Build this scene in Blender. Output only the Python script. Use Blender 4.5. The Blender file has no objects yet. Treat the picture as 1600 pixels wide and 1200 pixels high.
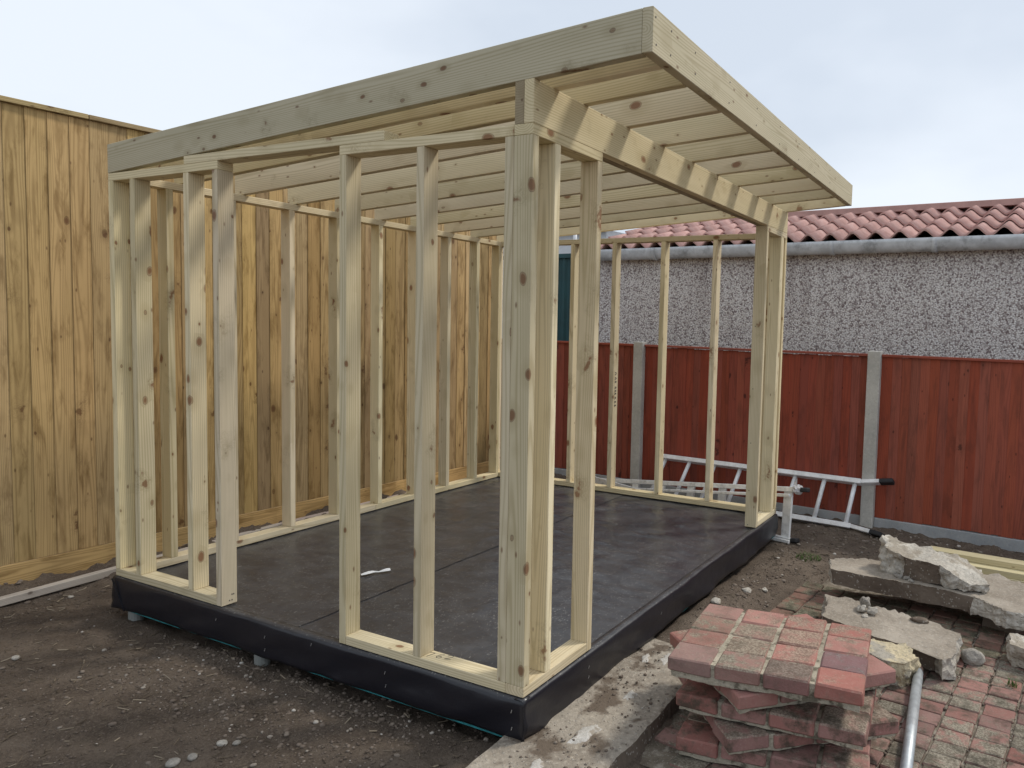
import bpy, bmesh, math, random
import numpy as np
from mathutils import Vector, Matrix, Euler, noise
R = math.radians
scene = bpy.context.scene
rng = random.Random(7)

# ------------------------------------------------------------ camera
cam_d = bpy.data.cameras.new('camera')
cam = bpy.data.objects.new('camera', cam_d)
scene.collection.objects.link(cam)
cam.location = (-2.087832, -1.434434, 1.286678)
cam.rotation_euler = Euler((1.50170965, -0.02623958, -1.08839850), 'XYZ')
cam_d.sensor_fit = 'HORIZONTAL'
cam_d.sensor_width = 36.0
cam_d.lens = 36.0 * 1185.1147 / 1600.0
cam_d.shift_x = -170.645 / 1600.0
cam_d.shift_y = -10.358 / 1600.0
cam_d.clip_start = 0.05
cam_d.clip_end = 500.0
scene.camera = cam

# ------------------------------------------------------------ sky, sun, exposure
SUN = Vector((-1.0, 0.85, -1.55)).normalized()          # the way the light travels
world = bpy.data.worlds.new('World')
scene.world = world
world.use_nodes = True
wt = world.node_tree
wt.nodes.clear()
def wn(t, **k):
    n = wt.nodes.new(t)
    for a, b in k.items():
        setattr(n, a, b)
    return n
w_out = wn('ShaderNodeOutputWorld')
w_bg = wn('ShaderNodeBackground')
w_bg.inputs['Strength'].default_value = 0.10
w_sky = wn('ShaderNodeTexSky', sky_type='NISHITA', sun_disc=False)
w_sky.sun_elevation = R(49.7)
w_sky.sun_rotation = math.atan2(1.0, -0.85)
w_sky.dust_density = 3.0
w_tc = wn('ShaderNodeTexCoord')
w_map = wn('ShaderNodeMapping')
w_map.inputs['Scale'].default_value = (1.0, 1.0, 2.2)
w_noise = wn('ShaderNodeTexNoise')
w_noise.inputs['Scale'].default_value = 1.6
w_noise.inputs['Detail'].default_value = 5.0
w_noise.inputs['Roughness'].default_value = 0.5
w_ramp = wn('ShaderNodeValToRGB')
w_ramp.color_ramp.elements[0].position = 0.38
w_ramp.color_ramp.elements[0].color = (7.5, 8.3, 9.4, 1)
w_ramp.color_ramp.elements[1].position = 0.62
w_ramp.color_ramp.elements[1].color = (9.6, 10.3, 11.2, 1)
w_mix = wn('ShaderNodeMix', data_type='RGBA')
w_mix.inputs[0].default_value = 0.86
wl = wt.links.new
wl(w_tc.outputs['Generated'], w_map.inputs['Vector'])
wl(w_map.outputs[0], w_noise.inputs['Vector'])
wl(w_noise.outputs['Fac'], w_ramp.inputs[0])
wl(w_sky.outputs[0], w_mix.inputs[6])
wl(w_ramp.outputs[0], w_mix.inputs[7])
wl(w_mix.outputs[2], w_bg.inputs['Color'])
wl(w_bg.outputs[0], w_out.inputs['Surface'])

sun_d = bpy.data.lights.new('sun', 'SUN')
sun_d.energy = 2.3
sun_d.angle = R(9)
sun_d.color = (1.0, 0.94, 0.84)
sun = bpy.data.objects.new('sun', sun_d)
scene.collection.objects.link(sun)
sun.rotation_euler = SUN.to_track_quat('-Z', 'Y').to_euler()
sun.location = (6, -6, 9)

scene.view_settings.view_transform = 'Standard'
scene.view_settings.look = 'None'
scene.view_settings.exposure = 0.0
scene.view_settings.gamma = 1.0
scene.view_settings.use_curve_mapping = False

# ------------------------------------------------------------ node helpers
class NT:
    def __init__(s, name):
        s.m = bpy.data.materials.new(name)
        s.m.use_nodes = True
        s.t = s.m.node_tree
        s.t.nodes.clear()
        s.out = s.t.nodes.new('ShaderNodeOutputMaterial')
        s.bsdf = s.t.nodes.new('ShaderNodeBsdfPrincipled')
        s.t.links.new(s.bsdf.outputs[0], s.out.inputs['Surface'])
    def n(s, t, **k):
        x = s.t.nodes.new(t)
        for a, b in k.items():
            setattr(x, a, b)
        return x
    def put(s, sock, v):
        if isinstance(v, bpy.types.NodeSocket):
            s.t.links.new(v, sock)
        elif v is not None:
            if hasattr(sock.default_value, '__len__') and not hasattr(v, '__len__'):
                v = (v,) * len(sock.default_value)
            if hasattr(v, '__len__') and len(v) == 3 and len(sock.default_value) == 4:
                v = tuple(v) + (1.0,)
            sock.default_value = v
    def math(s, op, a, b=None, c=None, clamp=False):
        x = s.n('ShaderNodeMath', operation=op, use_clamp=clamp)
        for i, v in enumerate((a, b, c)):
            if v is not None:
                s.put(x.inputs[i], v)
        return x.outputs[0]
    def vmath(s, op, a, b=None):
        x = s.n('ShaderNodeVectorMath', operation=op)
        s.put(x.inputs[0], a)
        if b is not None:
            s.put(x.inputs[1], b)
        return x.outputs[0]
    def noise(s, vec, scale, detail=3.0, rough=0.55, dist=0.0, col=False):
        x = s.n('ShaderNodeTexNoise')
        s.put(x.inputs['Vector'], vec)
        x.inputs['Scale'].default_value = scale
        x.inputs['Detail'].default_value = detail
        x.inputs['Roughness'].default_value = rough
        x.inputs['Distortion'].default_value = dist
        return x.outputs['Color' if col else 'Fac']
    def voro(s, vec, scale, feature='F1', rnd=1.0):
        x = s.n('ShaderNodeTexVoronoi', feature=feature)
        s.put(x.inputs['Vector'], vec)
        x.inputs['Scale'].default_value = scale
        x.inputs['Randomness'].default_value = rnd
        return x
    def step(s, v, a, b, lo=0.0, hi=1.0):
        x = s.n('ShaderNodeMapRange', interpolation_type='SMOOTHSTEP')
        s.put(x.inputs['Value'], v)
        for k, q in zip(('From Min', 'From Max', 'To Min', 'To Max'), (a, b, lo, hi)):
            s.put(x.inputs[k], q)
        return x.outputs[0]
    def mix(s, f, a, b, mode='MIX'):
        x = s.n('ShaderNodeMix', data_type='RGBA', blend_type=mode)
        s.put(x.inputs[0], f); s.put(x.inputs[6], a); s.put(x.inputs[7], b)
        return x.outputs[2]
    def ramp(s, f, stops):
        x = s.n('ShaderNodeValToRGB')
        e = x.color_ramp.elements
        while len(e) < len(stops):
            e.new(0.5)
        for i, (p, c) in enumerate(stops):
            e[i].position = p
            e[i].color = tuple(c) + (1,) if len(c) == 3 else c
        s.put(x.inputs[0], f)
        return x.outputs[0]
    def attr(s, name):
        return s.n('ShaderNodeAttribute', attribute_name=name).outputs['Vector']
    def obj(s):
        return s.n('ShaderNodeTexCoord').outputs['Object']
    def pos(s):
        return s.n('ShaderNodeNewGeometry').outputs['Position']
    def info(s, o):
        return s.n('ShaderNodeObjectInfo').outputs[o]
    def bump(s, h, strength, dist):
        x = s.n('ShaderNodeBump')
        x.inputs['Strength'].default_value = strength
        x.inputs['Distance'].default_value = dist
        s.put(x.inputs['Height'], h)
        s.t.links.new(x.outputs[0], s.bsdf.inputs['Normal'])
    def done(s, col, rough=0.8, spec=0.3, metal=0.0):
        s.put(s.bsdf.inputs['Base Color'], col)
        s.put(s.bsdf.inputs['Roughness'], rough)
        s.bsdf.inputs['Specular IOR Level'].default_value = spec
        s.bsdf.inputs['Metallic'].default_value = metal
        return s.m

def wood_material(name, light, dark, knot, blotch=None, blotch_amt=0.0, knot_amt=0.55, grain=0.55, rough=0.78, kscale=(8.0, 13.0, 13.0), var=0.12, kmax=0.25, hue=0.005, sat=0.16, big_knot=0.0):
    s = NT(name)
    gc = s.attr('gc')
    rnd = s.info('Random')
    off = s.n('ShaderNodeCombineXYZ')
    s.put(off.inputs[0], s.math('MULTIPLY', rnd, 31.7)); s.put(off.inputs[1], s.math('MULTIPLY', rnd, 17.3)); s.put(off.inputs[2], s.math('MULTIPLY', rnd, 53.1))
    v = s.vmath('ADD', gc, off.outputs[0])
    # growth rings about a heart running lengthwise, warped so faces show arches
    warp = s.noise(s.vmath('MULTIPLY', v, (0.32, 2.4, 2.4)), 2.2, 1.5, 0.45, col=True)
    ring_v = s.vmath('ADD', s.vmath('MULTIPLY', gc, (0.04, 1, 1)), s.vmath('MULTIPLY', s.vmath('SUBTRACT', warp, (0.5, 0.5, 0.5)), (0.0, 0.085, 0.085)))
    hx = s.n('ShaderNodeCombineXYZ')
    s.put(hx.inputs[1], s.math('MULTIPLY_ADD', rnd, 0.05, -0.025)); s.put(hx.inputs[2], s.math('MULTIPLY_ADD', s.math('FRACT', s.math('MULTIPLY', rnd, 7.7)), 0.06, 0.01))
    ln = s.n('ShaderNodeVectorMath', operation='LENGTH')
    s.put(ln.inputs[0], s.vmath('MULTIPLY', s.vmath('SUBTRACT', ring_v, hx.outputs[0]), (0, 1, 1)))
    rings = s.math('SINE', s.math('MULTIPLY', ln.outputs['Value'], 760.0))
    rings = s.math('MULTIPLY_ADD', rings, 0.5, 0.5)
    fine = s.noise(s.vmath('MULTIPLY', v, (4.0, 190.0, 190.0)), 1.0, 3.0, 0.6)
    mid = s.noise(s.vmath('MULTIPLY', v, (1.6, 26.0, 26.0)), 1.0, 3.0, 0.55)
    g = s.math('ADD', s.math('MULTIPLY', s.math('POWER', rings, 2.2), 0.55), s.math('ADD', s.math('MULTIPLY', fine, 0.35), s.math('MULTIPLY', mid, 0.55)))
    gf = s.math('MULTIPLY', s.step(g, 0.35, 1.15), grain)
    col = s.mix(gf, light, dark)
    # long patches where the treatment took differently
    pat = s.noise(s.vmath('MULTIPLY', v, (1.5, 7.0, 7.0)), 1.0, 3.0, 0.55)
    col = s.mix(s.step(pat, 0.42, 0.72, 0.0, 0.35), col, s.mix(1.0, col, (0.78, 0.80, 0.74), 'MULTIPLY'))
    if blotch:
        b = s.noise(s.vmath('MULTIPLY', v, (3.6, 17.0, 17.0)), 1.0, 5.0, 0.62, 0.4)
        col = s.mix(s.step(b, 0.46, 0.70, 0.0, blotch_amt), col, blotch)
    # knots: cut branches with a dark rim and a halo of bent grain
    vk = s.vmath('ADD', s.vmath('MULTIPLY', v, kscale), s.vmath('MULTIPLY', s.vmath('SUBTRACT', s.noise(v, 22.0, 2.0, 0.5, col=True), (0.5, 0.5, 0.5)), (0.12, 0.12, 0.12)))
    vo = s.voro(vk, 1.0)
    cellr = s.n('ShaderNodeSeparateColor')
    s.put(cellr.inputs[0], vo.outputs['Color'])
    size = s.math('MULTIPLY_ADD', s.math('POWER', cellr.outputs[1], 1.6), kmax - 0.06, 0.06)
    live = s.math('LESS_THAN', cellr.outputs[0], knot_amt)
    d = vo.outputs['Distance']
    core = s.math('MULTIPLY', s.step(d, size, s.math('MULTIPLY', size, 0.55)), live)
    halo = s.math('MULTIPLY', s.step(d, s.math('MULTIPLY', size, 3.0), size), live)
    rimm = s.math('MULTIPLY', s.math('SUBTRACT', 1.0, s.math('MINIMUM', s.math('MULTIPLY', s.math('ABSOLUTE', s.math('SUBTRACT', d, s.math('MULTIPLY', size, 0.85))), 60.0), 1.0)), live)
    col = s.mix(s.math('MULTIPLY', halo, 0.45), col, dark)
    col = s.mix(s.math('MULTIPLY', core, 0.85), col, knot)
    col = s.mix(s.math('MULTIPLY', rimm, 0.55), col, tuple(q * 0.45 for q in knot))
    if big_knot:
        bw = s.vmath('MULTIPLY', s.vmath('SUBTRACT', s.noise(v, 14.0, 3.0, 0.6, col=True), (0.5, 0.5, 0.5)), (0.9, 0.9, 0.9))
        bk = s.voro(s.vmath('ADD', s.vmath('ADD', s.vmath('MULTIPLY', v, (kscale[0] * 0.52, kscale[1] * 0.62, kscale[2] * 0.62)), (5.7, 2.2, 3.1)), bw), 1.0)
        bkr = s.n('ShaderNodeSeparateColor'); s.put(bkr.inputs[0], bk.outputs['Color'])
        on = s.math('LESS_THAN', bkr.outputs[0], big_knot)
        bd = bk.outputs['Distance']
        ring = s.math('SINE', s.math('MULTIPLY', bd, 95.0))
        col = s.mix(s.math('MULTIPLY', s.math('MULTIPLY', s.step(bd, 0.42, 0.12), on), s.math('MULTIPLY_ADD', ring, 0.20, 0.34)), col, tuple(q * 0.8 for q in dark))
        col = s.mix(s.math('MULTIPLY', s.math('MULTIPLY', s.step(bd, 0.16, 0.07), on), 0.75), col, knot)
    pk = s.voro(s.vmath('ADD', s.vmath('MULTIPLY', v, (13, 30, 30)), (3.3, 1.1, 7.9)), 1.0)
    pkr = s.n('ShaderNodeSeparateColor'); s.put(pkr.inputs[0], pk.outputs['Color'])
    pin = s.math('MULTIPLY', s.step(pk.outputs['Distance'], 0.20, 0.06), s.math('LESS_THAN', pkr.outputs[0], 0.16))
    col = s.mix(s.math('MULTIPLY', pin, 0.7), col, tuple(q * 0.8 for q in knot))
    # each piece its own tone
    hsv = s.n('ShaderNodeHueSaturation')
    s.put(hsv.inputs['Color'], col)
    s.put(hsv.inputs['Value'], s.math('MULTIPLY_ADD', s.math('FRACT', s.math('MULTIPLY', rnd, 13.37)), var * 2, 1.0 - var))
    s.put(hsv.inputs['Saturation'], s.math('MULTIPLY_ADD', s.math('FRACT', s.math('MULTIPLY', rnd, 29.1)), sat, 1.0 - sat / 2))
    s.put(hsv.inputs['Hue'], s.math('MULTIPLY_ADD', s.math('FRACT', s.math('MULTIPLY', rnd, 5.9)), hue, 0.5 - hue / 2))
    col = s.mix(1.0, hsv.outputs[0], s.info('Color'), 'MULTIPLY')
    s.bump(s.math('SUBTRACT', s.math('MULTIPLY', g, 0.6), s.math('MULTIPLY', core, 0.5)), 0.35, 0.0012)
    return s.done(col, rough, 0.25)

M = {}
M['pine'] = wood_material('treated_pine', (0.72, 0.62, 0.43), (0.49, 0.40, 0.24), (0.22, 0.095, 0.045), knot_amt=0.75, grain=0.75, big_knot=0.38, var=0.14)
M['fencewood'] = wood_material('fence_timber', (0.50, 0.345, 0.16), (0.285, 0.185, 0.08), (0.12, 0.055, 0.023), blotch=(0.205, 0.125, 0.046), blotch_amt=0.8, knot_amt=0.7, grain=0.7, kscale=(6.5, 10.5, 0.0), big_knot=0.42, var=0.24, kmax=0.20, hue=0.008, sat=0.15)
M['redwood'] = wood_material('red_stained_timber', (0.315, 0.078, 0.049), (0.225, 0.057, 0.038), (0.055, 0.018, 0.014), blotch=(0.16, 0.045, 0.031), blotch_amt=0.65, knot_amt=0.4, grain=0.75, rough=0.75, big_knot=0.3, kscale=(5.0, 9.0, 0.0), var=0.09, kmax=0.18, hue=0.004, sat=0.1)
M['oldwood'] = wood_material('weathered_timber', (0.46, 0.41, 0.355), (0.28, 0.24, 0.205), (0.12, 0.09, 0.07), knot_amt=0.2)
M['yellowpine'] = wood_material('fresh_pine', (0.66, 0.57, 0.35), (0.52, 0.43, 0.23), (0.2, 0.1, 0.04), knot_amt=0.3)

def soil_material():
    s = NT('soil')
    p = s.pos()
    big = s.noise(p, 1.1, 5.0, 0.6)
    med = s.noise(p, 9.0, 6.0, 0.65)
    fine = s.noise(p, 95.0, 8.0, 0.78)
    col = s.ramp(s.math('ADD', s.math('MULTIPLY', big, 0.55), s.math('MULTIPLY', med, 0.45)), [(0.29, (0.056, 0.042, 0.033)), (0.48, (0.128, 0.099, 0.077)), (0.72, (0.215, 0.172, 0.134))])
    col = s.mix(s.step(fine, 0.48, 0.68, 0, 0.6), col, (0.235, 0.195, 0.15))
    col = s.mix(s.step(fine, 0.47, 0.30, 0, 0.7), col, (0.034, 0.027, 0.022))
    # straw and chips lying in it
    st = s.voro(s.vmath('ADD', s.vmath('MULTIPLY', p, (60, 170, 60)), s.vmath('MULTIPLY', s.noise(p, 6.0, 2.0, 0.5, col=True), (14, 14, 14))), 1.0)
    sc = s.n('ShaderNodeSeparateColor'); s.put(sc.inputs[0], st.outputs['Color'])
    stm = s.math('MULTIPLY', s.step(st.outputs['Distance'], 0.36, 0.16), s.math('GREATER_THAN', sc.outputs[0], 0.78))
    col = s.mix(s.math('MULTIPLY', stm, 0.5), col, (0.26, 0.215, 0.155))
    h = s.math('ADD', s.math('MULTIPLY', med, 0.8), s.math('ADD', s.math('MULTIPLY', fine, 0.5), s.math('MULTIPLY', stm, 0.25)))
    s.bump(h, 1.0, 0.022)
    return s.done(col, 0.95, 0.15)
M['soil'] = soil_material()

def concrete_material(name, a, b, patch=None, patch_amt=0.0, scale=1.0, speck=0.5, bump=0.6, bd=0.006):
    s = NT(name)
    p = s.obj()
    rnd = s.info('Random')
    p = s.vmath('ADD', p, s.vmath('MULTIPLY', s.n('ShaderNodeCombineXYZ').outputs[0], (0, 0, 0)))
    big = s.noise(p, 4.0 * scale, 5.0, 0.6)
    fine = s.noise(p, 60.0 * scale, 6.0, 0.7)
    col = s.mix(s.step(big, 0.32, 0.68), a, b)
    col = s.mix(s.step(fine, 0.5, 0.75, 0, speck), col, tuple(min(1, q * 1.5) for q in b))
    col = s.mix(s.step(fine, 0.46, 0.28, 0, speck), col, tuple(q * 0.45 for q in a))
    vo = s.voro(p, 95.0 * scale)
    sc = s.n('ShaderNodeSeparateColor'); s.put(sc.inputs[0], vo.outputs['Color'])
    ag = s.math('MULTIPLY', s.step(vo.outputs['Distance'], 0.45, 0.3), s.math('GREATER_THAN', sc.outputs[0], 0.8))
    col = s.mix(s.math('MULTIPLY', ag, 0.55), col, (0.42, 0.39, 0.34))
    if patch:
        pn = s.noise(p, 7.0 * scale, 4.0, 0.6)
        col = s.mix(s.step(pn, 0.5, 0.62, 0, patch_amt), col, patch)
    s.bump(s.math('ADD', s.math('MULTIPLY', fine, 0.7), s.math('ADD', big, s.math('MULTIPLY', ag, 0.3))), bump, bd)
    return s.done(col, 0.92, 0.2)
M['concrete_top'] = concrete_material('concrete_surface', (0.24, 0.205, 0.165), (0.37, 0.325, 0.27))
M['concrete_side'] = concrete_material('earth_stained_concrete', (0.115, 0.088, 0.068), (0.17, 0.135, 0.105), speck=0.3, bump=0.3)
M['concrete_broken'] = concrete_material('broken_concrete', (0.36, 0.33, 0.285), (0.58, 0.54, 0.47), patch=(0.26, 0.215, 0.16), patch_amt=0.7, bump=1.0, bd=0.012)
M['concrete_yellow'] = concrete_material('pebbly_concrete', (0.40, 0.34, 0.23), (0.62, 0.53, 0.36), patch=(0.33, 0.31, 0.28), patch_amt=0.8, bump=1.0, bd=0.012)
M['concrete_post'] = concrete_material('cast_concrete', (0.43, 0.42, 0.385), (0.55, 0.535, 0.49), speck=0.35, bump=0.25, bd=0.003)
M['gravel_board'] = concrete_material('cast_concrete_board', (0.31, 0.325, 0.335), (0.41, 0.42, 0.425), speck=0.3, bump=0.2, bd=0.003)
M['path'] = concrete_material('path_concrete', (0.24, 0.205, 0.165), (0.39, 0.345, 0.285), patch=(0.135, 0.104, 0.078), patch_amt=0.95, scale=0.9, speck=0.75, bump=1.0, bd=0.01)
M['mortar'] = concrete_material('mortar', (0.30, 0.265, 0.20), (0.46, 0.41, 0.32), patch=(0.11, 0.095, 0.068), patch_amt=0.85, scale=2.5, bump=0.9, bd=0.006)
M['white_mortar'] = concrete_material('white_lime_spill', (0.40, 0.375, 0.335), (0.62, 0.60, 0.565), patch=(0.30, 0.26, 0.21), patch_amt=0.95, scale=3, speck=0.4)
M['stone'] = concrete_material('grey_stone', (0.22, 0.20, 0.175), (0.36, 0.335, 0.295), scale=2.0, bump=0.4)

def paver_material(name, moss=0.35, dirty=0.8):
    s = NT(name)
    p = s.obj()
    rnd = s.info('Random')
    off = s.n('ShaderNodeCombineXYZ')
    for i, k in enumerate((11.3, 23.9, 7.1)):
        s.put(off.inputs[i], s.math('MULTIPLY', rnd, k))
    v = s.vmath('ADD', p, off.outputs[0])
    base = s.ramp(s.math('FRACT', s.math('MULTIPLY', rnd, 17.7)), [(0.0, (0.30, 0.128, 0.106)), (0.4, (0.345, 0.168, 0.143)), (0.75, (0.365, 0.198, 0.172)), (1.0, (0.255, 0.142, 0.125))])
    n1 = s.noise(v, 26.0, 5.0, 0.65)
    n2 = s.noise(v, 130.0, 4.0, 0.7)
    col = s.mix(s.step(n1, 0.4, 0.7, 0, 0.45), base, (0.41, 0.235, 0.195))
    col = s.mix(s.step(n2, 0.52, 0.8, 0, 0.5), col, (0.44, 0.33, 0.28))
    # moss and old soil on the worn upper side only (a stain, as on the real ones)
    nrm = s.n('ShaderNodeSeparateXYZ'); s.put(nrm.inputs[0], s.n('ShaderNodeTexCoord').outputs['Normal'])
    top = s.step(nrm.outputs[2], 0.3, 0.8)
    dn = s.noise(s.vmath('ADD', v, (3, 5, 1)), 15.0, 5.0, 0.65)
    dthr = s.math('MULTIPLY_ADD', s.math('FRACT', s.math('MULTIPLY', rnd, 41.3)), 0.30, 0.24)
    dm = s.math('MULTIPLY', s.step(dn, dthr, s.math('ADD', dthr, 0.22)), top)
    col = s.mix(s.math('MULTIPLY', dm, dirty), col, s.mix(s.step(n2, 0.4, 0.62), (0.17, 0.14, 0.105), (0.37, 0.315, 0.25)))
    bm = s.math('MULTIPLY', s.step(s.noise(v, 13.0, 6.0, 0.7), 0.52 - 0.10 * moss, 0.66), moss)
    col = s.mix(bm, col, (0.075, 0.062, 0.045))
    col = s.mix(1.0, col, s.info('Color'), 'MULTIPLY')
    s.bump(s.math('ADD', n1, s.math('MULTIPLY', n2, 0.5)), 0.6, 0.005)
    return s.done(col, 0.9, 0.2)
M['paver'] = paver_material('clay_red_paver')
M['patio_paver'] = paver_material('walked_paver', moss=0.75, dirty=0.95)
M['bed'] = concrete_material('sandy_soil_bed', (0.11, 0.09, 0.068), (0.20, 0.17, 0.13), patch=(0.42, 0.38, 0.32), patch_amt=0.5, scale=2.0, bump=0.8)

def pebbledash():
    s = NT('pebbledash')
    p = s.obj()
    v = s.voro(p, 78.0)
    sc = s.n('ShaderNodeSeparateColor'); s.put(sc.inputs[0], v.outputs['Color'])
    stone = s.ramp(sc.outputs[0], [(0.0, (0.13, 0.09, 0.09)), (0.16, (0.24, 0.18, 0.175)), (0.27, (0.64, 0.59, 0.555)), (0.6, (0.84, 0.80, 0.76)), (1.0, (0.90, 0.87, 0.83))])
    v2 = s.voro(s.vmath('ADD', p, (3.1, 1.7, 0.4)), 130.0)
    sc2 = s.n('ShaderNodeSeparateColor'); s.put(sc2.inputs[0], v2.outputs['Color'])
    stone = s.mix(0.28, stone, s.ramp(sc2.outputs[1], [(0, (0.10, 0.08, 0.08)), (0.5, (0.50, 0.46, 0.44)), (1, (0.85, 0.83, 0.8))]))
    gap = s.step(v.outputs['Distance'], 0.50, 0.72)
    col = s.mix(s.math('MULTIPLY', gap, 0.65), stone, (0.30, 0.255, 0.24))
    big = s.noise(p, 1.4, 4.0, 0.6)
    col = s.mix(s.step(big, 0.45, 0.7, 0, 0.18), col, s.mix(1.0, col, (0.7, 0.66, 0.66), 'MULTIPLY'))
    pz = s.n('ShaderNodeSeparateXYZ'); s.put(pz.inputs[0], s.pos())
    run = s.noise(s.vmath('MULTIPLY', p, (3.5, 3.5, 0.5)), 1.0, 4.0, 0.6)
    damp = s.math('MULTIPLY', s.step(run, 0.46, 0.66), s.step(pz.outputs[2], 1.1, 1.95))
    col = s.mix(s.math('MULTIPLY', damp, 0.45), col, s.mix(1.0, col, (0.52, 0.47, 0.45), 'MULTIPLY'))
    s.bump(s.math('SUBTRACT', 1.0, v.outputs['Distance']), 0.55, 0.012)
    return s.done(col, 0.85, 0.25)
M['pebbledash'] = pebbledash()

def tile_mat():
    s = NT('terracotta_tile')
    v = s.vmath('ADD', s.obj(), s.vmath('MULTIPLY', s.n('ShaderNodeObjectInfo').outputs['Location'], (1, 1, 1)))
    n = s.noise(v, 14.0, 5.0, 0.65)
    n2 = s.noise(v, 90.0, 3.0, 0.6)
    col = s.mix(s.step(n, 0.35, 0.7), (0.50, 0.295, 0.26), (0.58, 0.385, 0.345))
    col = s.mix(s.step(s.noise(v, 5.0, 5.0, 0.7), 0.5, 0.72, 0, 0.5), col, (0.30, 0.20, 0.17))
    hsv = s.n('ShaderNodeHueSaturation'); s.put(hsv.inputs['Color'], col)
    s.put(hsv.inputs['Value'], s.math('MULTIPLY_ADD', s.info('Random'), 0.2, 0.9))
    s.bump(n2, 0.2, 0.002)
    return s.done(hsv.outputs[0], 0.92, 0.1)
M['tile'] = tile_mat()

def simple(name, col, rough=0.6, spec=0.4, metal=0.0, var=0.25, scale=12.0, bump=0.0, bd=0.002, dirt=None, dirt_amt=0.5):
    s = NT(name)
    p = s.obj()
    n = s.noise(p, scale, 5.0, 0.6)
    c = s.mix(s.step(n, 0.3, 0.7), tuple(q * (1 - var) for q in col), tuple(min(1, q * (1 + var)) for q in col))
    if dirt:
        dn = s.noise(s.vmath('ADD', p, (7, 2, 5)), scale * 0.6, 6.0, 0.7)
        c = s.mix(s.step(dn, 0.48, 0.68, 0, dirt_amt), c, dirt)
    if bump:
        s.bump(s.noise(p, scale * 6, 4.0, 0.6), bump, bd)
    r = s.math('MULTIPLY_ADD', n, 0.2, rough - 0.1)
    return s.done(c, r, spec, metal)
M['aluminium'] = simple('dull_aluminium', (0.84, 0.85, 0.86), 0.40, 0.5, 0.2, var=0.1, dirt=(0.35, 0.33, 0.30), dirt_amt=0.35)
M['white_alu'] = simple('paint_splashed_aluminium', (0.80, 0.80, 0.78), 0.55, 0.4, 0.15, var=0.1, scale=20, dirt=(0.32, 0.31, 0.29), dirt_amt=0.55)
M['rubber'] = simple('black_rubber', (0.022, 0.022, 0.024), 0.7)
M['plastic_wrap'] = simple('clear_plastic_bag', (0.62, 0.61, 0.62), 0.3, 0.6, var=0.25, scale=40, bump=0.8, bd=0.01)
M['gutter'] = simple('weathered_gutter', (0.56, 0.575, 0.585), 0.6, 0.4, 0.0, var=0.15, scale=9, dirt=(0.14, 0.14, 0.14), dirt_amt=0.6)
M['pipe'] = simple('galvanised_steel', (0.42, 0.45, 0.47), 0.48, 0.5, 0.55, var=0.12, scale=30, dirt=(0.55, 0.56, 0.56), dirt_amt=0.4)
M['rust'] = simple('rusty_pipe_end', (0.20, 0.13, 0.10), 0.85, 0.2, var=0.3, scale=50)
M['green_metal'] = simple('dark_green_sheet', (0.010, 0.055, 0.060), 0.5, 0.4, var=0.2, scale=4)
M['dark_sheet'] = simple('dark_roof_sheet', (0.05, 0.06, 0.075), 0.7)
M['white_upvc'] = simple('white_plastic', (0.72, 0.73, 0.75), 0.4, 0.5, var=0.05)
M['pad'] = simple('grey_plastic_pedestal', (0.27, 0.28, 0.26), 0.6, 0.4, var=0.15, scale=20)
M['teal'] = simple('teal_coated_board', (0.03, 0.23, 0.25), 0.55, 0.4, var=0.3, scale=20)
M['brown_trim'] = simple('pinkish_ridge_cap', (0.44, 0.27, 0.235), 0.8, 0.2, var=0.12, scale=8)
M['dark_void'] = simple('roof_underlay', (0.022, 0.022, 0.03), 0.9, 0.1)
M['pencil'] = simple('pencil_lead', (0.09, 0.085, 0.075), 0.6)
M['ink'] = simple('black_stamp_ink', (0.03, 0.03, 0.032), 0.7)
M['paper'] = simple('white_paper', (0.66, 0.66, 0.65), 0.6, var=0.08)
M['staple'] = simple('steel_staple', (0.6, 0.6, 0.6), 0.35, 0.5, 0.8)
M['nail'] = simple('nail_head', (0.10, 0.09, 0.08), 0.6)
M['grass'] = simple('grass_blade', (0.075, 0.13, 0.025), 0.7, var=0.35, scale=30)

def membrane():
    s = NT('black_membrane')
    p = s.pos()
    n = s.noise(p, 2.2, 5.0, 0.6, 0.4)
    geo = s.n('ShaderNodeSeparateXYZ'); s.put(geo.inputs[0], s.n('ShaderNodeNewGeometry').outputs['Normal'])
    flat = s.step(geo.outputs[2], 0.5, 0.9)
    dust = s.noise(s.vmath('MULTIPLY', p, (1, 1, 1)), 7.0, 7.0, 0.72, 0.5)
    col = s.mix(s.math('MULTIPLY', s.step(dust, 0.34, 0.80, 0.25, 0.65), flat), (0.0105, 0.0105, 0.0155), (0.105, 0.105, 0.108))
    sp = s.voro(s.vmath('ADD', s.vmath('MULTIPLY', p, (70, 190, 60)), s.vmath('MULTIPLY', s.noise(p, 9.0, 2.0, 0.5, col=True), (10, 10, 10))), 1.0)
    sc = s.n('ShaderNodeSeparateColor'); s.put(sc.inputs[0], sp.outputs['Color'])
    dens = s.step(s.noise(p, 3.2, 4.0, 0.6), 0.34, 0.66, 0.95, 0.68)
    spm = s.math('MULTIPLY', s.math('MULTIPLY', s.step(sp.outputs['Distance'], 0.42, 0.2), s.math('GREATER_THAN', sc.outputs[0], dens)), flat)
    col = s.mix(s.math('MULTIPLY', spm, 0.5), col, (0.36, 0.345, 0.32))
    fine = s.noise(p, 160.0, 3.0, 0.6)
    rough = s.math('MULTIPLY_ADD', dust, 0.25, 0.20)
    s.bump(s.math('ADD', n, s.math('MULTIPLY', fine, 0.06)), 0.25, 0.02)
    return s.done(col, rough, 0.5)
M['membrane'] = membrane()

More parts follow.
